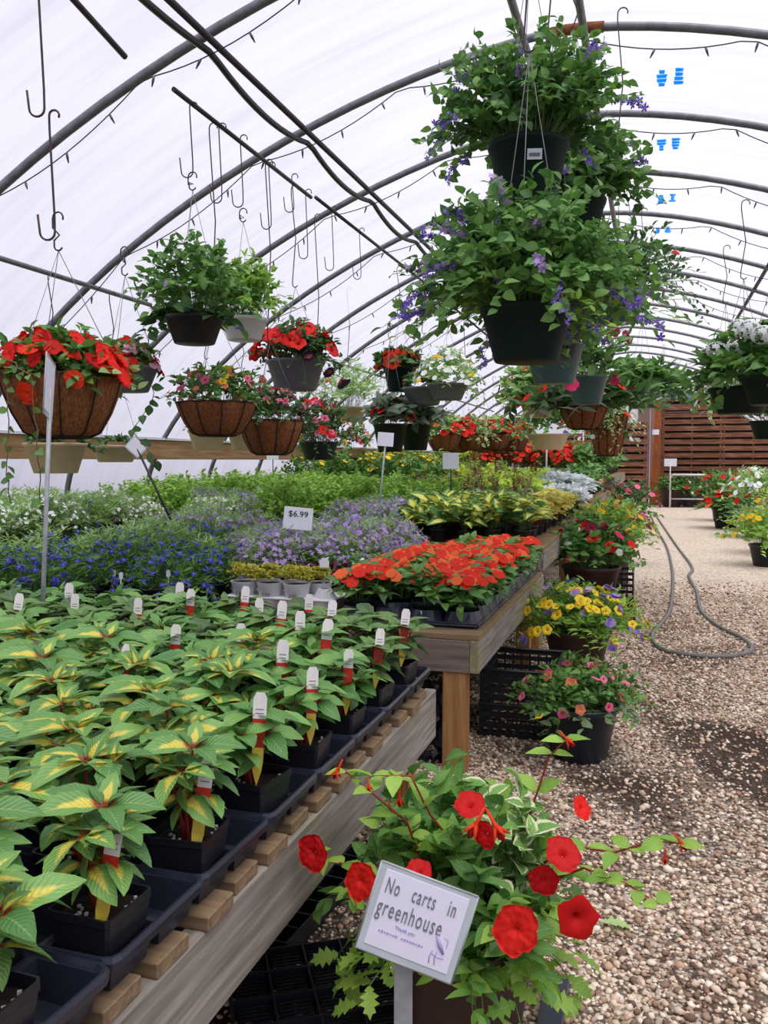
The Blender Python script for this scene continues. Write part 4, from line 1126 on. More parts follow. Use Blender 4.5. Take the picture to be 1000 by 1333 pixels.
# upper pots
c = at_x(253, 413, XB + .1); bh = at_x(247, 240, XB + .1)
t = hang('black hanging pot mounded with green foliage and a few violet flowers', c, 'blackm', .148, .135, bh.z - .02, bh.z + .04)
bush(t, 311, 95, .31, .37, T_OV, 11, .052, M['leaf'], low=.1, r0=.14, stem=M['stem'], fl=[('imp', F['lilac'], 22, .018, 'tip')], pw=.45, arch=.6)
m = MB()
bush(t, 312, 16, .3, .02, T_BROAD, 9, .075, M['leafdk'], low=.2, r0=.14, stem=M['stem'], name='trailing_foliage', fl=[('imp', F['purple'], 8, .02, 'tip')])
c = at_x(318, 415, XB); bh = at_x(310, 285, XB)
t = hang('white hanging pot of green foliage with pale violet flowers beside the black pot', c, 'whitepot', .14, .13, bh.z, bh.z + .05)
bush(t, 313, 80, .26, .34, T_OV, 10, .052, M['leafbr'], low=.06, r0=.13, stem=M['stem'], fl=[('imp', F['lilac'], 14, .02, 'tip')], pw=.5, arch=.6)
bush(t, 314, 40, .27, .28, T_OV, 9, .052, M['leaf'], low=.1, r0=.13, stem=M['stem'], name='dark_foliage')
c = at_x(385, 470, XB); 
t = hang('grey hanging pot with bright red petunias and dark purple trailing flowers', c, 'greypot', .2, .2, c.z + .5, ZB)
bush(t, 315, 90, .32, .24, T_OV, 8, .05, M['leafdk'], low=.1, r0=.18, stem=M['stem'], fl=[('pet', F['red'], 40, .055, 'dome')], indiv=True, pw=.5)
bush(t, 316, 36, .34, .12, T_OV, 8, .045, M['leafdk'], low=.36, r0=.18, stem=M['stem'], name='trailing_foliage', fl=[('pet', F['dpurple'], 12, .05, 'tip'), ('pet', F['coral'], 8, .035, 'tip'), ('pet', F['hot'], 4, .04, 'tip')])
# further down the left row
c = at_x(520, 480, XB); t = hang('dark green hanging pot of orange red begonias', c, 'gpot', .15, .22, c.z + .5, ZB)
bush(t, 317, 60, .25, .16, T_BROAD, 6, .08, M['leafdk'], low=.08, r0=.14, stem=M['stem'], fl=[('ruf', F['scarlet'], 44, .06, 'dome')], indiv=True)
c = at_x(552, 505, XB + .3); t = hang('grey hanging pot crossing behind the orange red begonias', c, 'greypot', .2, .16, c.z + .5, ZB)
bush(t, 318, 40, .25, .14, T_OV, 6, .06, M['leafdk'], low=.1, r0=.16, fl=[('pet', F['burg'], 8, .04, 'tip')])
c = at_x(583, 500, XB + .6); t = hang('hanging basket frothing with small white flowers', c, 'greypot', .18, .14, c.z + .5, ZB)
bush(t, 319, 80, .36, .28, T_OV, 8, .05, M['leaflt'], low=.3, r0=.16, fl=[('imp', F['white'], 70, .03, 'dome'), ('imp', F['yellow'], 10, .03, 'dome')])
c = at_x(455, 530, XB - .8); t = hang('loose light green basket behind the silver leaved pots', c, 'tanpot', .18, .16, c.z + .5, ZB)
bush(t, 320, 80, .5, .45, T_LANCE, 9, .08, M['leaflt'], low=.1, r0=.16, stem=M['stem'])
for (u, lbl, sd) in ((508, 'left', 321), (541, 'right', 322)):
    c = at_x(u, 552, XB + (.0 if sd == 321 else .1)); t = hang('black hanging pot with silvery dark leaves and red flowers, %s of the pair' % lbl, c, 'blackm', .16, .26, c.z + .8, c.z + .9)
    bush(t, sd, 40, .27, .2, T_IMP, 5, .15, M['darkgrey'], low=.1, r0=.14, stem=M['stem'], up=.6, fl=[('ruf', F['red'], 8, .06, 'dome'), ('imp', F['purple'] if sd == 322 else F['coral'], 5, .05, 'dome')], indiv=True)
c = at_x(575, 590, -2.2)
fb = [(578, 566, -2.3), (612, 566, -2.6), (643, 566, -2.3), (668, 568, -1.9), (596, 572, -3.2), (630, 572, -3.4), (655, 574, -3.2)]
for i, (u, v, x) in enumerate(fb):
    c = at_y(u, v, 12.5 + .5 * i if i < 4 else 14.0 + .3 * i); t = hang('far coconut basket of red flowers over pale leaves, %s from the left' % NUM[[0, 2, 4, 6, 1, 3, 5][i]], c, 'coir', .27, .24, c.z + .8, c.z + .9, grp='far red flowered baskets')
    bush(t, 330 + i, 70, .4, .26, T_OV, 8, .09, M['varieg'] if i % 2 else M['leaflt'], low=.22, r0=.22, fl=[('ruf', F['red'], 34, .065, 'dome')])
# tan pots along the left wall
for i, (u, v, w, x, fk) in enumerate([(72, 577, 74, -3.62, 0), (270, 560, 50, -3.62, 1), (318, 565, 42, -3.62, 1), (150, 580, 60, -3.62, 2), (465, 583, 26, -3.62, 1), (358, 572, 40, -3.62, 3), (395, 578, 34, -3.62, 3), (505, 586, 24, -3.62, 1)]):
    c = at_x(u, v, x); d = (c - cam.location).length; r = w * d / FPX / 2 * .98
    hh = r * (1.0 if i != 3 else .7)
    t = hang('tan hanging pot %s' % ['below the big red coconut basket', 'below the left pink and yellow basket', 'just right of the one below the pink and yellow basket', 'wide and low, half way to the pink and yellow basket', 'with pink flowers near the dark leaved basket', 'below the right coconut basket', 'between the right coconut basket and dark leaved basket', 'behind the silver leaved black pots'][i], c, 'tanpot', r, hh, c.z + .6, 2.5, name='hanging_pot')
    if fk == 0: bush(t, 350, 30, r * 1.3, .06, T_BROAD, 8, .05, M['leafdk'], low=.1, r0=r * .8, stem=M['stem'], fl=[('pet', F['hot'], 3, .03, 'tip')])
    elif fk == 1 and i > 3: bush(t, 350 + i, 40, r * 1.6, .28, T_OV, 8, .06, M['leaf'], low=.1, r0=r * .8, fl=[('pet', F['pink'], 10, .045, 'dome'), ('pet', F['yellow'], 4, .04, 'dome')])
    else: bush(t, 350 + i, 16, r * 1.1, .05, T_OV, 6, .05, M['leafdk'], low=.05, r0=r * .8)
# long trailing vines
def vine(label, pts, L, n, seed, mat='leafdk', parentless=True):
    rg = np.random.default_rng(seed); t = thing('trailing_vine', label, 'vine', (0, 0, 0))
    pts = [np.array(p, float) for p in pts]
    seg = []; 
    for a, b in zip(pts[:-1], pts[1:]):
        for k in range(6): seg.append(a + (b - a) * k / 6 + rg.normal(0, .004, 3))
    seg.append(pts[-1]); m = MB(); m.tube(seg, .0022, 5); m.build('stem', M['brownstem'], t)
    idx = np.linspace(0, len(seg) - 1, n).astype(int); P = np.array(seg)[idx]
    D = rg.normal(0, 1, (n, 3)); D[:, 2] = -abs(D[:, 2]) * .6; Nn = rg.normal(0, .4, (n, 3)) + np.array([.2, -1, .5])
    V, Fc, A = place(T_BROAD, P, D, Nn, L * rg.uniform(.7, 1.1, n), rg)
    part('leaves', np_mesh('leaves', V, Fc, M[mat], A), t); return t
vine('vine with round leaves hanging in front of the left wall beside the small diamond sign', [at_y(196, 425, 3.95), at_y(190, 470, 4.1), at_y(200, 520, 4.2), at_y(172, 560, 4.2), at_y(205, 600, 4.15)], .075, 15, 1)
vine('vine with round leaves trailing below the big red basket at the left edge', [at_y(8, 480, 2.6), at_y(12, 560, 2.6), at_y(8, 600, 2.6), at_y(14, 655, 2.6)], .04, 16, 2, 'leaf')
vine('long thin vine hanging across the big coconut basket', [at_y(-5, 455, 2.5), at_y(38, 488, 2.5), at_y(50, 575, 2.52), at_y(52, 650, 2.55)], .045, 9, 3, 'leaf')
# ---- middle baskets
def central(pos, pot, r, h, R, Hh, low, seed, label, n=120, L=.05, mats=('leaf', 'leafdk'), fl=None, ztop=None, indiv=False, wires=3, leaf=T_BROAD, bar=3.62):
    t = hang(label, pos, pot, r, h, ztop or pos[2] + .55, bar, seed=seed, wires=wires)
    bush(t, seed, n, R, Hh, leaf, 12, L, M[mats[0]], low=low, r0=r * .9, stem=M['stem'], srad=.0022, pw=.5, arch=.55, fl=fl, indiv=indiv, up=.6)
    if mats[1]: bush(t, seed + 1, n // 2, R * .9, Hh * .75, leaf, 9, L * 1.15, M[mats[1]], low=low * 1.5, r0=r * .9, stem=M['stem'], name='lower_foliage', flop=.15, up=.5)
    return t
lav = lambda n, s=.0145: [('tiny', F['purple'], n, s, 'spike'), ('tiny', F['lilac'], n // 2, s, 'spike')]
c = at_y(688, 190, 3.4)
t = central(c, 'gpot', .155, .24, .42, .37, .12, 401, 'topmost green black hanging pot, bushy with violet flower spikes and a white price label', 165, .042, fl=lav(200), ztop=3.3, indiv=False)
m = MB(); m.box((.0, 0, 0), (.055, .002, .038)); o = m.build('price_label', M['white'], t, (.045, -.148, -.085)); o.rotation_euler = (.25, 0, .25)
o = MB(); o.box((0, 0, 0), (.04, .001, .012)); o = o.build('print', M['ink'], t, (.045, -.151, -.088)); o.rotation_euler = (.25, 0, .25)
c = at_y(748, 262, 4.3)
t = central(c, 'gpot', .15, .2, .38, .3, .12, 404, 'green black hanging pot behind and right of the topmost one, with violet flowers', 90, .05, fl=lav(120), ztop=3.4)
c = at_y(686, 402, 3.0)
t = central(c, 'gpot', .16, .185, .47, .38, .24, 407, 'largest green black hanging pot in the middle, foliage and violet flowers spilling left', 210, .043, mats=('leaf', 'leaf'), fl=lav(230), ztop=2.75)
bush(t, 477, 26, .5, .1, T_OV, 14, .036, M['leafbr'], low=.3, r0=.15, stem=M['stem'], name='trailing_foliage', fl=[('tiny', F['purple'], 150, .014, 'spike')])
c = at_y(712, 402, 3.55)
t = central(c, 'gpot', .165, .2, .4, .28, .1, 410, 'green black hanging pot tucked behind the largest one', 70, .05, fl=lav(60), ztop=2.9)
c = at_y(722, 450, 4.95)
t = central(c, 'tealpot', .165, .215, .3, .3, .05, 413, 'teal green hanging pot below the green black ones', 50, .06, mats=('leafdk', None), ztop=c.z + .6, leaf=T_OV)
c = at_y(765, 490, 6.3)
t = central(c, 'tealpot', .14, .2, .34, .42, .15, 416, 'smaller teal hanging pot with narrow leaves and a hot pink flower', 60, .1, mats=('leaf', None), leaf=T_LANCE, fl=[('imp', F['hot'], 12, .045, 'tip')], ztop=c.z + .6)
c = at_y(805, 380, 4.6)
t = central(c, 'tealpot', .14, .16, .42, .34, .35, 419, 'airy hanging basket with small leaves and thin arching stems, right of the middle pots', 95, .036, mats=('leafdk', 'leafgy'), leaf=T_OV, ztop=c.z + .7, fl=[('imp', F['red'], 6, .02, 'tip')])
c = at_y(700, 520, 7.6)
t = central(c, 'tanpot', .16, .16, .42, .3, .25, 422, 'hanging pot with pale green leaves and red flowers left of the teal pots', 80, .08, mats=('leaflt', 'leafdk'), leaf=T_OV, ztop=c.z + .7, fl=[('ruf', F['red'], 10, .04, 'dome')])
c = at_y(760, 530, 7.2)
t = central(c, 'coir', .2, .18, .62, .2, .12, 425, 'wide hanging basket of large dark drooping leaves', 70, .15, mats=('leafdk', 'darkgrey'), leaf=T_LANCE, ztop=c.z + .7, fl=[('ruf', F['scarlet'], 10, .05, 'dome')])
c = at_y(835, 512, 8.2)
t = central(c, 'greypot', .15, .14, .55, .26, .2, 428, 'hanging basket with long leafy branches reaching toward the brown post', 60, .09, mats=('leaf', 'leafdk'), leaf=T_OV, ztop=c.z + .7, fl=[('imp', F['purple'], 6, .04, 'tip')])
c = at_y(792, 540, 9.0)
t = hang('cone shaped dark basket trailing small white flowers', c, 'coir', .2, .42, c.z + .5, c.z + .6)
bush(t, 431, 60, .36, .14, T_OV, 9, .05, M['varieg'], low=.7, r0=.2, stem=M['stem'], fl=[('imp', F['white'], 34, .026, 'dome'), ('ruf', F['scarlet'], 8, .05, 'dome')])
bush(t, 432, 26, .26, .1, T_OV, 10, .06, M['leafdk'], low=.6, r0=.2, name='trailing_foliage')
c = at_y(715, 565, 11); t = hang('far basket with pink and violet flowers left of the cone shaped basket', c, 'tanpot', .25, .2, c.z + .5, c.z + .6)
bush(t, 433, 60, .5, .5, T_OV, 8, .09, M['leaf'], low=.3, r0=.2, fl=[('imp', F['pink'], 20, .045, 'dome'), ('imp', F['purple'], 8, .045, 'dome'), ('ruf', F['red'], 8, .05, 'dome')])
# ---- right row: white geraniums
c = at_y(965, 505, 6.0)
t = hang('hanging pot of white geraniums with hanging green leaves at the right edge', c, 'gpot', .2, .17, c.z + .7, 3.0)
bush(t, 441, 80, .36, .36, T_BROAD, 8, .075, M['leaf'], low=.2, r0=.18, stem=M['stem'], fl=[])
rg2 = random.Random(3)
gm = flowers_mesh('flower_head', 'tiny', F['white'], (lambda a: a / np.linalg.norm(a, axis=1, keepdims=True) * .055 * np.array([1, 1, .8]))(np.random.default_rng(1).normal(size=(60, 3)) + np.array([0, 0, .5])), np.random.default_rng(1).normal(size=(60, 3)) + np.array([0, 0, .5]), [.016] * 60)
for k in range(11):
    w = rg2.uniform(0, 6.28); rr = .27 * math.sqrt(rg2.random()); part('flower_head', gm, t, (rr * math.cos(w), rr * math.sin(w), .38 - rr * rr * 2.4 + rg2.uniform(-.03, .03)), None, rg2.uniform(.85, 1.25))
c = at_y(1010, 490, 5.6)
t = hang('second hanging pot of white geraniums, cut by the right edge', c, 'gpot', .2, .17, c.z + .7, 3.0)
bush(t, 442, 70, .33, .33, T_BROAD, 8, .075, M['leaf'], low=.2, r0=.18, stem=M['stem'])
for k in range(9):
    w = rg2.uniform(0, 6.28); rr = .25 * math.sqrt(rg2.random()); part('flower_head', gm, t, (rr * math.cos(w), rr * math.sin(w), .36 - rr * rr * 2.4), None, rg2.uniform(.85, 1.25))
c = at_y(942, 512, 7.2)
t = hang('small hanging pot with pink and white flowers, left of the white geraniums', c, 'gpot', .14, .15, c.z + .7, 3.0)
bush(t, 443, 46, .24, .16, T_OV, 7, .06, M['varieg'], low=.45, r0=.12, stem=M['stem'], fl=[('ruf', F['white'], 4, .06, 'dome'), ('imp', F['pink'], 5, .05, 'dome')])
c = at_y(1003, 548, 7.6)
t = hang('green leaved hanging pot low at the right edge with a red flower', c, 'gpot', .16, .15, c.z + .9, 3.0)
bush(t, 444, 40, .24, .18, T_OV, 7, .06, M['leaf'], low=.1, r0=.12, stem=M['stem'], fl=[('ruf', F['red'], 3, .05, 'dome')])

# ================================================================== SIGNS
def text_me(body, size, mat, sx=1.0, ext=.0006):
    tx = bpy.data.curves.new('lettering', 'FONT'); tx.space_character = 1.18 if sx < .9 else 1.0; tx.body = body; tx.size = size; tx.extrude = ext; tx.align_x = 'CENTER'; tx.align_y = 'CENTER'; tx.resolution_u = 3
    o = bpy.data.objects.new('lettering', tx); COL.objects.link(o); me = bpy.data.meshes.new_from_object(o); bpy.data.objects.remove(o)
    me.transform(Matrix.Diagonal((sx, 1, 1, 1))); me.materials.append(mat); return me
def sign(label, c, w, h, stake_to, rot, card='paper', stake='steel', sr=.005, texts=(), flat=False, border=None, group=None, top_off=None, name='stake_sign', stake_top=None):
    """rot = (tilt back, roll, yaw) of the card; card faces -Y before yaw"""
    t = thing(name, label, 'sign', (stake_to[0], stake_to[1], stake_to[2]), 0, group)
    o = Vector(stake_to); cc = Vector(c) - o
    R = Matrix.Rotation(rot[2], 4, 'Z') @ Matrix.Rotation(-rot[0], 4, 'X') @ Matrix.Rotation(rot[1], 4, 'Y')
    m = MB(); m.box((0, 0, 0), (w, .003, h), 0, 0, .001); k = m.build('card', M[card if not border else border], t); k.matrix_local = Matrix.Translation(cc) @ R
    if border:
        m = MB(); m.box((0, -.0018, .002), (w * .86, .0015, h * .86)); p = m.build('paper', M['paper'], t); p.matrix_local = Matrix.Translation(cc) @ R
        m = MB()
        for (a, b) in (((-w / 2, -h / 2), (w / 2, -h / 2)), ((w / 2, -h / 2), (w / 2, h / 2)), ((w / 2, h / 2), (-w / 2, h / 2)), ((-w / 2, h / 2), (-w / 2, -h / 2))):
            m.tube([(a[0], 0, a[1]), (b[0], 0, b[1])], .0022, 6)
        p = m.build('rim', M['steel'], t); p.matrix_local = Matrix.Translation(cc) @ R
    for (body, size, x, z, mat, sx) in texts:
        me = text_me(body, size, M[mat], sx); p = part('lettering', me, t)
        p.matrix_local = Matrix.Translation(cc) @ R @ Matrix.Translation((x, -.0032, z)) @ Matrix.Rotation(PI / 2, 4, 'X')
    top = Vector(stake_top) - o if stake_top else cc
    m = MB()
    if flat:
        m.box((0, 0, top.z / 2), (flat, .004, top.z), rot[2], 0, .0008)
        s = m.build('stake', M[stake], t); s.location = (top.x, top.y + .006, 0)
    else: m.tube([(0, 0, 0), (top.x * .5, top.y * .5 + .004, top.z * .5), (top.x, top.y + .006, top.z)], sr, 8); m.build('stake', M[stake], t)
    return t
SY = 1.22
c = at_y(542, 1200, SY); g = at_y(525, 1300, SY + .01)
t = sign('white sign on metal stake reading No carts in greenhouse before the brown pot', c, .156, .138, (g.x, SY + .01, 0), (.12, math.radians(17), YAW * .6), border='sleeve', flat=.029,
     texts=[('No   carts   in', .035, -.004, .038, 'ink', .47), ('greenhouse', .039, -.012, .004, 'ink', .49), ('Thank you', .008, -.012, -.018, 'lilacink', .8)], stake_top=(g.x, SY + .004, c.z - .03))
kc = [k for k in t.children if k.name.startswith('card')][0]
B0 = kc.matrix_basis.copy()
m = MB(); r3 = random.Random(8)       # the faint unreadable line under the lettering, and the faded lilac drawing
for k in range(16):
    if k == 7: continue
    x = -.05 + k * .0046; m.box((x, -.0031, -.031), (.003, .0006, r3.uniform(.002, .0042)))
o = m.build('faint_line', M['lilacink'], t); o.matrix_local = B0
m = MB(); m.tube([(.036, -.0032, -.006), (.044, -.0032, -.018), (.053, -.0032, -.030)], [.0016, .004, .002], 6)
m.tube([(.036, -.0032, -.03), (.034, -.0032, -.04), (.036, -.0032, -.05)], .0007, 4); m.tube([(.043, -.0032, -.03), (.042, -.0032, -.04), (.045, -.0032, -.05)], .0007, 4)
m.tube([(.036, -.0032, -.035), (.046, -.0032, -.038), (.056, -.0032, -.037)], .0005, 4); m.tube([(.048, -.0032, -.006), (.055, -.0032, -.008), (.055, -.0032, -.02)], .0004, 4)
o = m.build('drawing', M['lilacink'], t); o.matrix_local = B0
# price sign
SY = 4.35; c = at_y(388, 675, SY); g = at_y(378, 742, SY)
sign('small white price card reading $6.99 on a thin stake among the lilac lobelia', c, .165, .125, (g.x, SY, .62), (.1, math.radians(5), YAW * .7), card='white', stake='whitepot', sr=.003, texts=[('$6.99', .046, 0, .024, 'blackink', 1.1)])
SY = 6.3; c = at_y(502, 572, SY); g = at_y(490, 690, SY)
sign('small white card on a tall steel stake standing in the green herbs', c, .125, .108, (g.x, SY, .77), (.1, math.radians(4), YAW), card='paper', stake='steel', sr=.008, texts=[('annuals', .02, 0, .0, 'ink', 1.0)][:0])
SY = 2.35; c = at_y(64, 505, SY); g = at_y(52, 868, SY)
t = sign('tall steel stake with its sign seen edge-on, in front of the big red basket', c, .16, .2, (g.x, SY, .62), (-.05, math.radians(9), .68 + 1.40), border='sleeve', stake='steel', sr=.0075)
SY = 5.0; c = at_y(177, 582, SY); g = at_y(236, 690, SY)
t = sign('small tilted white card on a black slanting stake over the white lobelia', c, .125, .1, (g.x, SY, .8), (.1, math.radians(42), YAW), border='sleeve', stake='blackm', sr=.008)
for (u, v, vb, y, lb) in ((355, 590, 625, 9.0, 'left of two small white cards far back, near the dark leaved basket'), (587, 600, 640, 7.6, 'white card on a dark stake beside the tall sign in the herbs')):
    c = at_y(u, v, y); z = .8
    sign(lb, c, .15 if y < 8 else .14, .15, (c.x, y, z), (.1, 0, YAW), card='white', stake='blackm', sr=.006)
c = at_y(712, 560, 12.3); sign('thin white stake with small card in the pink bedding plants', c + Vector((0, 0, .25)), .1, .08, (c.x, 12.3, .8), (0, 0, 0), card='white', stake='whitepot', sr=.012)

# ================================================================== BIG PLANTER IN FRONT
PX, PY = -.39, 1.80
t = thing('planter', 'big dark brown planter full of red petunias and fuchsia, behind the No carts sign', 'planter', (PX, PY, 0))
PR, PH = .175, .33
m = MB(); m.lathe([(.0001, 0), (.115, 0), (.12, .01), (.163, PH - .05), (.17, PH - .045), (.176, PH - .01), (.174, PH), (.162, PH), (.158, PH - .04)], 36, square=0); m.build('pot', M['brownpot'], t)
m = MB(); m.lathe([(.0001, PH - .03), (.16, PH - .04)], 24); m.build('soil', M['soil'], t)
bush(t, 501, 50, .28, .30, T_OV, 9, .052, M['leafbr'], low=.08, r0=.15, stem=M['stem'], srad=.002, pw=.5, z=PH - .04, arch=.5, up=.7)
bush(t, 502, 80, .29, .34, T_OV, 8, .06, M['leaf'], low=.05, r0=.14, stem=M['stem'], srad=.002, z=PH - .04, name='broad_foliage')
bush(t, 503, 26, .30, .05, T_LOBE, 6, .075, M['leafbr'], low=.2, r0=.16, stem=M['stem'], srad=.002, z=PH - .02, name='lacy_foliage', pw=.35, jit=.1)
bush(t, 504, 13, .1, .33, T_BROAD, 6, .055, M['varieg'], low=0, r0=.05, stem=M['stem'], z=PH, name='cream_edged_foliage', loc=(.1, -.04))
def long_stem(t, pts, n, L, seed, mat='leafbr', stemm='redstem'):
    rg = np.random.default_rng(seed); o = t.location
    P3 = [np.array(Vector(p) - o) for p in pts]; seg = []
    for a, b in zip(P3[:-1], P3[1:]):
        for k in range(5): seg.append(a + (b - a) * k / 5)
    seg.append(P3[-1]); m = MB(); m.tube(seg, [.0032 - .0018 * i / len(seg) for i in range(len(seg))], 5); s = m.build('stem', M[stemm], t)
    idx = np.linspace(len(seg) * .25, len(seg) - 1, n).astype(int); P = np.repeat(np.array(seg)[idx], 2, 0); n2 = len(P)
    D = rg.normal(0, 1, (n2, 3)); D[1::2] = -D[::2]; D[:, 2] = abs(D[:, 2]) * .3 + .05; Nn = rg.normal(0, .25, (n2, 3)) + np.array([0, -.25, 1])
    V, Fc, A = place(T_OV, P, D, Nn, L * rg.uniform(.6, 1.15, n2), rg)
    k = part('leaves', np_mesh('leaves', V, Fc, M[mat], A), s)
    return s
for i, (pp, n, L) in enumerate([
    ([(600, 1150, 1.75), (600, 1110, 1.68), (560, 1060, 1.62), (535, 1010, 1.6), (485, 1010, 1.6)], 6, .06),
    ([(560, 1150, 1.75), (530, 1070, 1.6), (470, 1020, 1.58), (450, 1005, 1.58)], 5, .05),
    ([(650, 1150, 1.8), (690, 1060, 1.8), (715, 985, 1.8), (735, 965, 1.8)], 4, .055),
    ([(660, 1160, 1.8), (740, 1100, 1.75), (800, 1110, 1.72), (850, 1095, 1.7), (885, 1098, 1.7)], 7, .055),
    ([(680, 1160, 1.8), (760, 1130, 1.7), (815, 1150, 1.68), (855, 1175, 1.66)], 6, .055),
    ([(560, 1180, 1.75), (480, 1130, 1.62), (425, 1120, 1.58), (408, 1112, 1.56)], 6, .05),
    ([(640, 1140, 1.85), (600, 1050, 1.85), (560, 1030, 1.85)], 5, .055)]):
    long_stem(t, [at_y(*p) for p in pp], n, L, 600 + i)
pr = [flowers_mesh('flower', 'ruf', F['red'], [(0, 0, 0)], [(0, 0, 1)], [1.0], k) for k in range(3)]
pt = flowers_mesh('flower', 'pet', F['red'], [(0, 0, 0)], [(0, 0, 1)], [1.0], 5)
for (u, v, y, s, k, d) in [(408, 1110, 1.53, .037, 0, (-.2, -1, .25)), (470, 1147, 1.5, .038, 1, (-.3, -1, .2)), (612, 1048, 1.6, .034, 2, (0, -.5, 1)), (632, 1086, 1.5, .026, 0, (-.3, -.7, .1)), (672, 1210, 1.5, .046, 1, (-.1, -1, .3)),
        (752, 1195, 1.5, .042, 3, (.35, -1, .0)), (733, 1112, 1.5, .034, 2, (.2, -.6, .8)), (708, 1145, 1.52, .03, 0, (.3, -1, 0)), (757, 1052, 1.62, .024, 1, (.6, -.4, .5)), (545, 1135, 1.55, .03, 2, (0, -.4, 1))]:
    c = at_y(u, v, y) - t.location; q = Vector(d).to_track_quat('Z', 'Y').to_euler()
    o = part('flower', pt if k == 3 else pr[k % 3], t, c, q, s)
def fuchsia(t, u, v, y, s=.03, d=(0, -.2, -1)):
    m = MB(); D = Vector(d).normalized(); c = at_y(u, v, y) - t.location
    m.tube([c - D * s * 1.2, c - D * s * .2, c, c + D * s * .4], [s * .08, s * .14, s * .2, s * .16], 7)
    for k in range(4):
        w = PI / 2 * k; e = D.orthogonal().normalized(); e.rotate(Matrix.Rotation(w, 3, D)); m.tube([c, c + D * s * .5 + e * s * .35, c + D * s * .9 + e * s * .7], [s * .15, s * .14, s * .02], 5)
    o = m.build('fuchsia_flower', F['orange'], t)
    m = MB(); m.tube([c + D * s * .3, c + D * s * .8, c + D * s * 1.1], [s * .12, s * .24, s * .08], 7); m.build('corolla', F['red'], o)
for (u, v, y, s, d) in [(620, 1072, 1.5, .028, (-.4, -.2, -.8)), (645, 1075, 1.5, .028, (.5, -.2, -.7)), (738, 962, 1.8, .02, (.7, 0, -.7)), (886, 1096, 1.7, .018, (.6, 0, -.8)), (866, 1115, 1.7, .014, (0, 0, -1)), (440, 1002, 1.57, .02, (-.4, 0, -.9)), (520, 1038, 1.6, .018, (0, 0, -1)), (508, 1052, 1.6, .014, (.2, 0, -1)), (480, 1022, 1.58, .014, (.1, 0, -1))]:
    fuchsia(t, u, v, y, s, d)
PLANT = t
# leaf on the gravel
p = at_z(803, 1213, 0)
rng = np.random.default_rng(4); V, Fc, A = place(T_LOBE, [(0, 0, .012)], [(1, .3, .05)], [(0, 0, 1)], [.085], rng)
o = part('fallen_leaf', np_mesh('fallen_leaf', V, Fc, M['leaflt'], A), None, (p.x - .04, p.y, .01)); tag(o, 'single pale green leaf lying on the gravel right of the big brown planter', 'leaf')

# ---- trays and crates on the ground by the planter
def grid_tray(name, label, nx, ny, c, loc, rz, h=.05, slots=True, tilt=0):
    m = MB(); W, L = nx * c, ny * c
    for i in range(nx + 1): m.box((-W / 2 + i * c, 0, h / 2), (.005, L, h))
    for j in range(ny + 1): m.box((0, -L / 2 + j * c, h / 2 + .0007), (W, .005, h))
    if slots:
        for i in range(nx):
            for j in range(ny):
                for k in range(6): m.box((-W / 2 + (i + .5) * c, -L / 2 + (j + (k + 1) / 7) * c, h * .7), (c * .75, .004, .004))
                m.box((-W / 2 + (i + .5) * c, -L / 2 + (j + .5) * c, h * .7 - .004), (.004, c * .9, .004))
    o = m.build(name, M['blackp']); o.location = loc; o.rotation_euler = (tilt, 0, rz); tag(o, label, 'tray'); return o
p = at_z(405, 1310, .05); grid_tray('slotted_tray', 'black slotted plastic tray turned on its corner, at the bottom beside the planter', 4, 4, .098, (p.x, p.y + .02, .03), .55)
p = at_z(385, 1190, .03); grid_tray('growing_tray', 'empty black square-celled tray on the ground under the bench edge', 4, 8, .075, (p.x - .07, p.y + .12, .0), -.08, .06, False)
p = at_z(735, 1330, .02); m = MB(); m.box((0, 0, .02), (.06, .3, .04), 0, 0, .004); m.box((.0, 0, .041), (.045, .28, .003)); o = m.build('plinth_block', M['tray']); o.location = (p.x - .03, p.y, 0); tag(o, 'grey plastic edge sticking out at the foot of the big brown planter', 'tray')
def crate(name, label, W, L, H, loc, rz=0, cat_='crate', n=9):
    t = thing(name, label, cat_, loc, rz); m = MB()
    for z in (.012, H * .36, H * .68, H - .012):
        hh = .024
        for s in (-1, 1): m.box((0, s * L / 2, z), (W, .008, hh)); m.box((s * W / 2, 0, z), (.008, L, hh))
    for i in range(n):
        f = -.5 + i / (n - 1)
        for s in (-1, 1): m.box((f * W, s * L / 2, H / 2), (.009, .0075, H)); m.box((s * W / 2, f * L, H / 2), (.0075, .009, H))
    m.build('side_lattice', M['blackm'], t)
    m = MB()
    for i in range(n): m.box((-.5 * W + W * i / (n - 1), 0, .008), (.012, L, .008)); m.box((0, -.5 * L + L * i / (n - 1), .009), (W, .012, .008))
    m.build('floor_lattice', M['blackm'], t)
    m = MB(); 
    for s in (-1, 1): m.box((0, s * L / 2, H), (W + .02, .02, .012), 0, 0, .003); m.box((s * W / 2, 0, H), (.02, L, .0125), 0, 0, .003)
    m.build('rim', M['blackp'], t); return t
crate('plastic_crate', 'black lattice crate under the bench corner, lower of the two stacked', .36, .5, .16, (-.62, 4.3, 0), .05)
crate('plastic_crate', 'black lattice crate under the bench corner, upper of the two stacked', .36, .5, .15, (-.61, 4.3, .18), .02)
crate('plastic_crate', 'black crate under the yellow flowered pot', .3, .34, .13, (-.42, 5.2, 0), 0)
crate('plastic_crate', 'black crate under the brown pot of red flowers', .6, .5, .17, (-.42, 7.2, 0), .0)
crate('plastic_crate', 'black crate standing behind the brown pot of red flowers', .42, .4, .36, (-.36, 7.95, 0), .0)
# a cone tray leaning under the bench
o = part('growing_tray', cone_tray(2, 3, .15, .06, M['tray']), None, (-.93, 3.62, .135), (PI / 2 - .35, 0, .1)); tag(o, 'empty black round-celled tray leaning under the grey bench', 'tray')

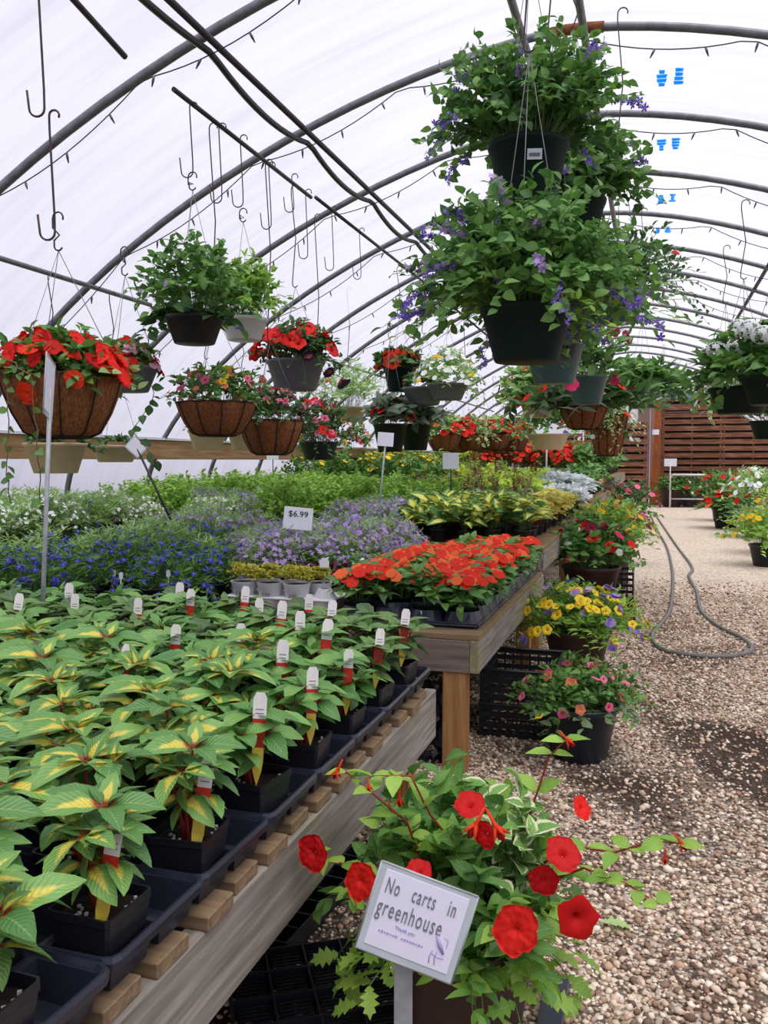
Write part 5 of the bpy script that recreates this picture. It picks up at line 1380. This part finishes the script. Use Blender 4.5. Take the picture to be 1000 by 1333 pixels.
# ---- aisle pots
def ground_pot(label, loc, r, h, mat, seed, fb):
    t = thing('flower_pot', label, 'potted plant', loc); round_pot(t, r, h, M[mat], .72, .02, 30); fb(t, seed, h * .88); return t
g = at_z(745, 1000, 0)
ground_pot('blue black pot of pink and coral flowers on the gravel, nearest of the aisle pots', (-.30, 3.9, 0), .175, .25, 'bluepot', 701, lambda t, s, z: (bush(t, s, 100, .33, .2, T_OV, 10, .042, M['leaf'], low=.1, r0=.12, stem=M['stem'], z=z, fl=[('pet', F['pink'], 18, .027, 'dome'), ('pet', F['coral'], 12, .03, 'dome'), ('pet', F['yellow'], 8, .024, 'dome')], indiv=True, pw=.5), bush(t, s + 1, 18, .32, .02, T_BROAD, 8, .045, M['leafgy'], low=.16, r0=.12, z=z, stem=M['stem'], name='trailing_foliage')))
ground_pot('dark brown pot of yellow and violet flowers standing on a crate', (-.40, 4.98, .145), .19, .23, 'brownpot', 711, lambda t, s, z: (bush(t, s, 150, .45, .26, T_LANCE, 11, .055, M['leafbr'], low=.13, r0=.13, stem=M['stem'], z=z, fl=[('pet', F['yellow'], 60, .034, 'dome')], indiv=True, pw=.5), bush(t, s + 1, 50, .44, .26, T_OV, 9, .04, M['leaf'], low=.1, r0=.12, z=z, stem=M['stem'], name='fine_foliage', fl=[('imp', F['lilac'], 40, .028, 'tip'), ('imp', F['purple'], 36, .028, 'tip'), ('imp', F['yellow'], 20, .02, 'tip')])))
ground_pot('tall dark brown pot of red and burgundy flowers beside the high bench', (-.47, 7.15, .185), .235, .3, 'brownpot', 721, lambda t, s, z: bush(t, s, 120, .42, .42, T_OV, 10, .07, M['leaf'], low=.06, r0=.2, stem=M['stem'], z=z, fl=[('ruf', F['red'], 9, .05, 'dome'), ('ruf', F['burg'], 9, .05, 'dome'), ('imp', F['white'], 3, .03, 'dome'), ('pet', F['hot'], 4, .045, 'dome')], indiv=True, pw=.5))
ground_pot('pot of yellow flowers and green leaves behind the tall brown pot', (-.42, 8.9, .0),   .24, .55, 'brownpot', 731, lambda t, s, z: bush(t, s, 110, .52, .42, T_OV, 9, .07, M['leafbr'], low=.1, r0=.2, stem=M['stem'], z=z, fl=[('imp', F['yellow'], 60, .035, 'dome'), ('ruf', F['burg'], 6, .05, 'dome')], pw=.5))
ground_pot('pot of red and pink flowers third behind the tall brown pot', (-.45, 11.5, .0), .28, .4, 'brownpot', 741, lambda t, s, z: bush(t, s, 90, .55, .5, T_OV, 9, .08, M['leaf'], low=.1, r0=.2, z=z, fl=[('ruf', F['red'], 10, .05, 'dome'), ('imp', F['pink'], 20, .04, 'dome')], pw=.5))
ground_pot('furthest pot along the left side of the path, dark with pink flowers', (-.4, 15.5, .0), .3, .4, 'brownpot', 751, lambda t, s, z: bush(t, s, 80, .6, .6, T_OV, 9, .09, M['leafdk'], low=.1, r0=.2, z=z, fl=[('imp', F['pink'], 20, .05, 'dome')], pw=.5))
ground_pot('small shaded plant pot on the gravel between the bench legs', (-.62, 6.6, .0), .1, .3, 'blackp', 761, lambda t, s, z: bush(t, s, 30, .16, .14, T_BROAD, 6, .06, M['leafdk'], low=.02, r0=.08, z=z, stem=M['stem']))
# right side of the path
RS = [((1.42, 11.8, 0), .22, .28, 'blackp', 'pot of yellow flowers at the right edge of the path, nearest of that side', 'leafbr', [('imp', F['yellow'], 40, .04, 'dome'), ('imp', F['pink'], 8, .04, 'tip')], .52, .42),
      ((1.72, 13.3, 0), .22, .28, 'blackp', 'grey green leafy pot behind the yellow flowered one on the right', 'leafgy', [('imp', F['yellow'], 30, .05, 'dome')], .62, .5),
      ((2.3, 14.8, .0), .25, .6, 'brownpot', 'lime green leaved tall pot at the right edge', 'lime', [], .6, .5),
      ((1.75, 16.2, 0), .22, .3, 'blackp', 'leafy green pot with a few red flowers half way down the right side', 'leaf', [('ruf', F['red'], 8, .06, 'dome')], .5, .5),
      ((1.42, 18.2, 0), .27, .4, 'blackm', 'black pot of red and orange flowers where the path bends right', 'leaf', [('ruf', F['red'], 16, .08, 'dome'), ('imp', F['orange'], 10, .07, 'dome')], .5, .35),
      ((1.9, 17.6, .0), .27, .7, 'brownpot', 'tall brown pot of white foam flowers on the right side', 'leaflt', [('imp', F['white'], 60, .06, 'dome')], .6, .5),
      ((1.55, 20.5, .0), .3, .6, 'brownpot', 'tall brown pot with red geraniums behind the black pot', 'leaf', [('ruf', F['red'], 14, .09, 'dome')], .6, .5),
      ((.55, 26.2, 0), .33, .55, 'brownpot', 'dark brown pot with red flowers at the foot of the brown post', 'leaf', [('ruf', F['red'], 9, .1, 'dome')], .5, .4),
      ((1.05, 26.6, 0), .25, .3, 'greypot', 'low grey pot with green and white plants before the pallet wall', 'leafdk', [('imp', F['white'], 9, .06, 'dome')], .6, .55),
      ((1.75, 26.4, 0), .3, .4, 'blackm', 'black pot of dark greenery before the pallet wall', 'leaf', [('ruf', F['red'], 5, .08, 'dome')], .6, .6),
      ((2.7, 26.0, 0), .3, .5, 'blackm', 'black pot of green foliage furthest right before the pallets', 'leafgy', [('ruf', F['coral'], 9, .08, 'dome')], .6, .6)]
for i, (loc, r, h, mt, lb, lf, fl, R, Hh) in enumerate(RS):
    ground_pot(lb, loc, r, h, mt, 800 + 3 * i, lambda t, s, z: bush(t, s, 110, R * 1.18, Hh * 1.1, T_OV, 9, .09 if loc[1] > 15 else .07, M[lf], low=.12, r0=r * .9, z=z, stem=M['stem'], fl=fl, pw=.5))
# ================================================================== HOSE ON THE PATH
def catmull(P, n=8):
    out = []; P = [P[0]] + P + [P[-1]]
    for i in range(1, len(P) - 2):
        a, b, c, d = P[i - 1], P[i], P[i + 1], P[i + 2]
        for k in range(n):
            u = k / n; out.append(.5 * ((2 * b) + (-a + c) * u + (2 * a - 5 * b + 4 * c - d) * u * u + (-a + 3 * b - 3 * c + d) * u ** 3))
    out.append(P[-2]); return out
hp_ = [(846, 668), (856, 690), (868, 712), (875, 740), (876, 765), (872, 795), (858, 815), (849, 828), (858, 843), (885, 851), (930, 855), (968, 852), (979, 843), (965, 830), (935, 815), (913, 795), (907, 770), (897, 750), (901, 738), (882, 712), (860, 680), (852, 668)]
hp3 = catmull([at_z(u, v, .012) for u, v in hp_])
pipe('garden_hose', hp3, .018, M['greenhose'], 'grey garden hose lying in a long loop on the gravel path', 'hose')

# ================================================================== FAR END
def pallet(loc, W, H, label, rz=0, gaps=True, nb=7):
    t = thing('pallet', label, 'pallet', loc, rz, 'pallets of the far wall')
    m = MB(); m.box((0, .055, H / 2), (W, .012, H)); m.build('gap_shade_board', M['gapshade'], t)  # solid dark sheet added behind the planks to paint their gaps as shade
    for k in range(nb):
        m = MB(); z = H * (k + .5) / nb; m.box((0, -.05, z), (W, .025, H / nb * .68)); part('plank', m.mesh('plank', M['pallet']), t)
    for x in (-W / 2 + .05, 0, W / 2 - .05):
        m = MB(); m.box((x, 0.0, H / 2), (.05, .07, H)); m.build('stringer', M['pallet'], t)
    return t
PW = 1.72; PHH = 1.42
names = ['left', 'middle', 'right']
for i in range(2):
    for j in range(2):
        pallet((.26 + PW * (i + .5), 27.35, .0 + j * (PHH + .0)), PW - .002, PHH, 'red brown pallet in the far wall, %s column, %s one' % (names[i], ('lower', 'upper')[j]))
m = MB()
pallet((.26 + PW * .5, 27.35, 2.845), PW - .03, .8, 'narrow slatted board frame above the left column of the pallet wall', nb=3)
for i in range(2):
    pallet((-1.05 - 1.8 * i, 25.4, 0), 1.75, 1.35, 'low brown pallet behind the raised bench, %s from the path' % NUM[i])
    pallet((-1.05 - 1.8 * i, 25.4, 1.352), 1.75, 1.1 if i != 1 else .8, 'upper brown pallet behind the raised bench, %s from the path' % NUM[i], nb=5)
def post(label, x, y, h, w, mat='darkpost', cap=None):
    m = MB(); m.box((0, 0, h / 2), (w, w, h), 0, 0, .006); o = m.build('wooden_post', M[mat]); o.location = (x, y, 0); tag(o, label, 'post'); return o
p = at_y(853, 650, 26.6)
post('thick orange brown post left of the pallet wall', p.x - .02, 27.15, 3.2, .3)
post('thin dark post rising above the thick orange brown post', p.x + .17, 27.25, 4.9, .1, 'pallet')
post('dark door post left of the thick orange brown post', p.x - .37, 27.15, 3.1, .36, 'pallet')
for k, (px_, py_, y0) in enumerate([(0, 0, 0)]):
    m = MB(); m.box((0, 0, 0), (.2, .01, .16)); o = m.build('paper_notice', M['paper']); o.location = (p.x - .02, 26.985, 2.22); tag(o, 'small white notice fixed on the orange brown post', 'sign')
# circulation fan
p = at_y(882, 484, 27.1)
t = thing('wall_fan', 'round pale circulation fan above the pallet wall', 'fan', p)
m = MB(); m.tube([(.42 * math.cos(a * PI / 16), 0, .42 * math.sin(a * PI / 16)) for a in range(33)], .03, 6, caps=False); m.build('cage_ring', M['steel'], t)
m = MB()
for r_ in (.1, .2, .3): m.tube([(r_ * math.cos(a * PI / 12), -.05, r_ * math.sin(a * PI / 12)) for a in range(25)], .008, 4, caps=False)
for a in range(12): m.tube([(0, -.06, 0), (.42 * math.cos(a * PI / 6), 0, .42 * math.sin(a * PI / 6))], .008, 4)
m.build('cage_wires', M['steel'], t)
for a in range(4):
    m = MB(); w = a * PI / 2; c_, s_ = math.cos(w), math.sin(w)
    vs = [(x * c_ - z * s_, y, x * s_ + z * c_) for x, y, z in ((.05, .0, -.05), (.36, .03, -.14), (.38, -.02, .14), (.05, .0, .05))]
    m.add(vs + [(x, y + .006, z) for x, y, z in vs], [(0, 1, 2, 3), (7, 6, 5, 4), (0, 4, 5, 1), (1, 5, 6, 2), (2, 6, 7, 3)]); m.build('blade', M['greypot'], t)
m = MB(); m.tube([(0, .0, 0), (0, .18, 0)], .09, 12); m.build('motor', M['greypot'], t)
m = MB(); m.box((0, .1, -.62), (.05, .05, .5)); m.build('bracket', M['steel'], t)
# small sign and white rack before the pallets
c = at_y(873, 602, 25.6); sign('small white card on a stake before the far pallet wall', c, .34, .22, (c.x, 25.6, 0), (0, 0, 0), card='white', stake='whitepot', sr=.015)
t = thing('plant_rack', 'white bent tube rack before the far pallet wall', 'rack', at_z(890, 660, 0) * 1.0)
t.location = (1.0, 25.9, 0); m = MB(); m.tube([(-.5, 0, 0), (-.5, 0, .85), (-.44, 0, .95), (.44, 0, .95), (.5, 0, .85), (.5, 0, 0)], .03, 8); m.build('frame', M['whitepot'], t)
m = MB(); m.box((0, .2, .25), (1, .4, .03)); m.build('shelf', M['whitepot'], t)

# ================================================================== PEBBLES
def pebbles():
    rg = np.random.default_rng(12); N = 90000
    y = 1.2 + 9.0 * rg.random(N * 2) ** 1.7; x = rg.uniform(-1.5, 3.7, N * 2)
    fw = np.array([-math.sin(YAW), math.cos(YAW)]); d = x * fw[0] + y * fw[1]; r = x * fw[1] - y * fw[0]
    uu = 500 + FPX * r / d
    keep = (uu > 250) & (uu < 1350); x, y = x[keep][:N], y[keep][:N]; N = len(x)
    # thin where dark soil shows through
    ph = np.sin(x * 2.6 + .8) * np.sin(y * 1.9 + .4) + .5 * np.sin(x * 6.1 + y * 4.3)
    ph = ph * .5 + .85 * np.clip((x - .2) * 1.1, 0, 1) * np.clip(5.2 - y, 0, 1)
    ph = np.clip((ph - .05) * 2.5, 0, 1) * np.clip(6.5 - y, 0, 1)
    k2 = rg.random(N) < (1 - .66 * ph) * np.clip((10.4 - y) / 3.0, 0.02, 1); x, y = x[k2], y[k2]; N = len(x)
    t = (1 + 5 ** .5) / 2
    iv = np.array([(-1, t, 0), (1, t, 0), (-1, -t, 0), (1, -t, 0), (0, -1, t), (0, 1, t), (0, -1, -t), (0, 1, -t), (t, 0, -1), (t, 0, 1), (-t, 0, -1), (-t, 0, 1)]) / 1.9
    fi = np.array([(0, 11, 5), (0, 5, 1), (0, 1, 7), (0, 7, 10), (0, 10, 11), (1, 5, 9), (5, 11, 4), (11, 10, 2), (10, 7, 6), (7, 1, 8), (3, 9, 4), (3, 4, 2), (3, 2, 6), (3, 6, 8), (3, 8, 9), (4, 9, 5), (2, 4, 11), (6, 2, 10), (8, 6, 7), (9, 8, 1)])
    s = np.exp(rg.normal(math.log(.0063), .34, N)) * (1 + .05 * y); w = rg.uniform(0, PI, N); fl = rg.uniform(.45, .8, N); el = rg.uniform(.65, 1, N)
    V = iv[None] * (1 + rg.normal(0, .09, (N, 12, 1)))
    V = V * np.stack([s, s * el, s * fl], 1)[:, None]
    c, sn = np.cos(w)[:, None], np.sin(w)[:, None]
    X = V[..., 0] * c - V[..., 1] * sn; Y = V[..., 0] * sn + V[..., 1] * c
    tl = rg.normal(0, .35, N)[:, None]; Z = V[..., 2] + X * tl * .5
    P = np.stack([X + x[:, None], Y + y[:, None], Z + (s * .3)[:, None]], -1)
    A = np.zeros((N, 12, 3)); A[..., 0] = rg.random(N)[:, None]
    me = np_mesh('gravel_pebbles', P.reshape(-1, 3), (fi[None] + (np.arange(N) * 12)[:, None, None]).reshape(-1, 3), M['pebble'], A.reshape(-1, 3))
    o = part('gravel_pebbles', me, None); tag(o, 'loose tan and white pebbles covering the near part of the path', 'gravel', kind='stuff')
pebbles()
# fallen petals on the gravel
pm = flowers_mesh('fallen_petal', 'min', F['hot'], [(0, 0, 0)], [(0, 0, 1)], [1.0], 3)
for i, (u, v) in enumerate(((858, 868), (848, 858), (865, 905), (815, 958), (822, 955), (855, 870), (700, 1005))):
    p = at_z(u, v, .014); o = part('fallen_petal', pm, None, (p.x, p.y, .014), (0, 0, i), .014); tag(o, 'tiny fallen pink petal on the gravel, %s of the few scattered by the hose loop' % NUM[i], 'petal', 'fallen petals')

# ------------------------------------------------------------------ clear away prototypes nobody used
for pl in PROTOS:
    if not pl.used:
        for c_ in list(pl.root.children_recursive): bpy.data.objects.remove(c_, do_unlink=True)
        bpy.data.objects.remove(pl.root, do_unlink=True)
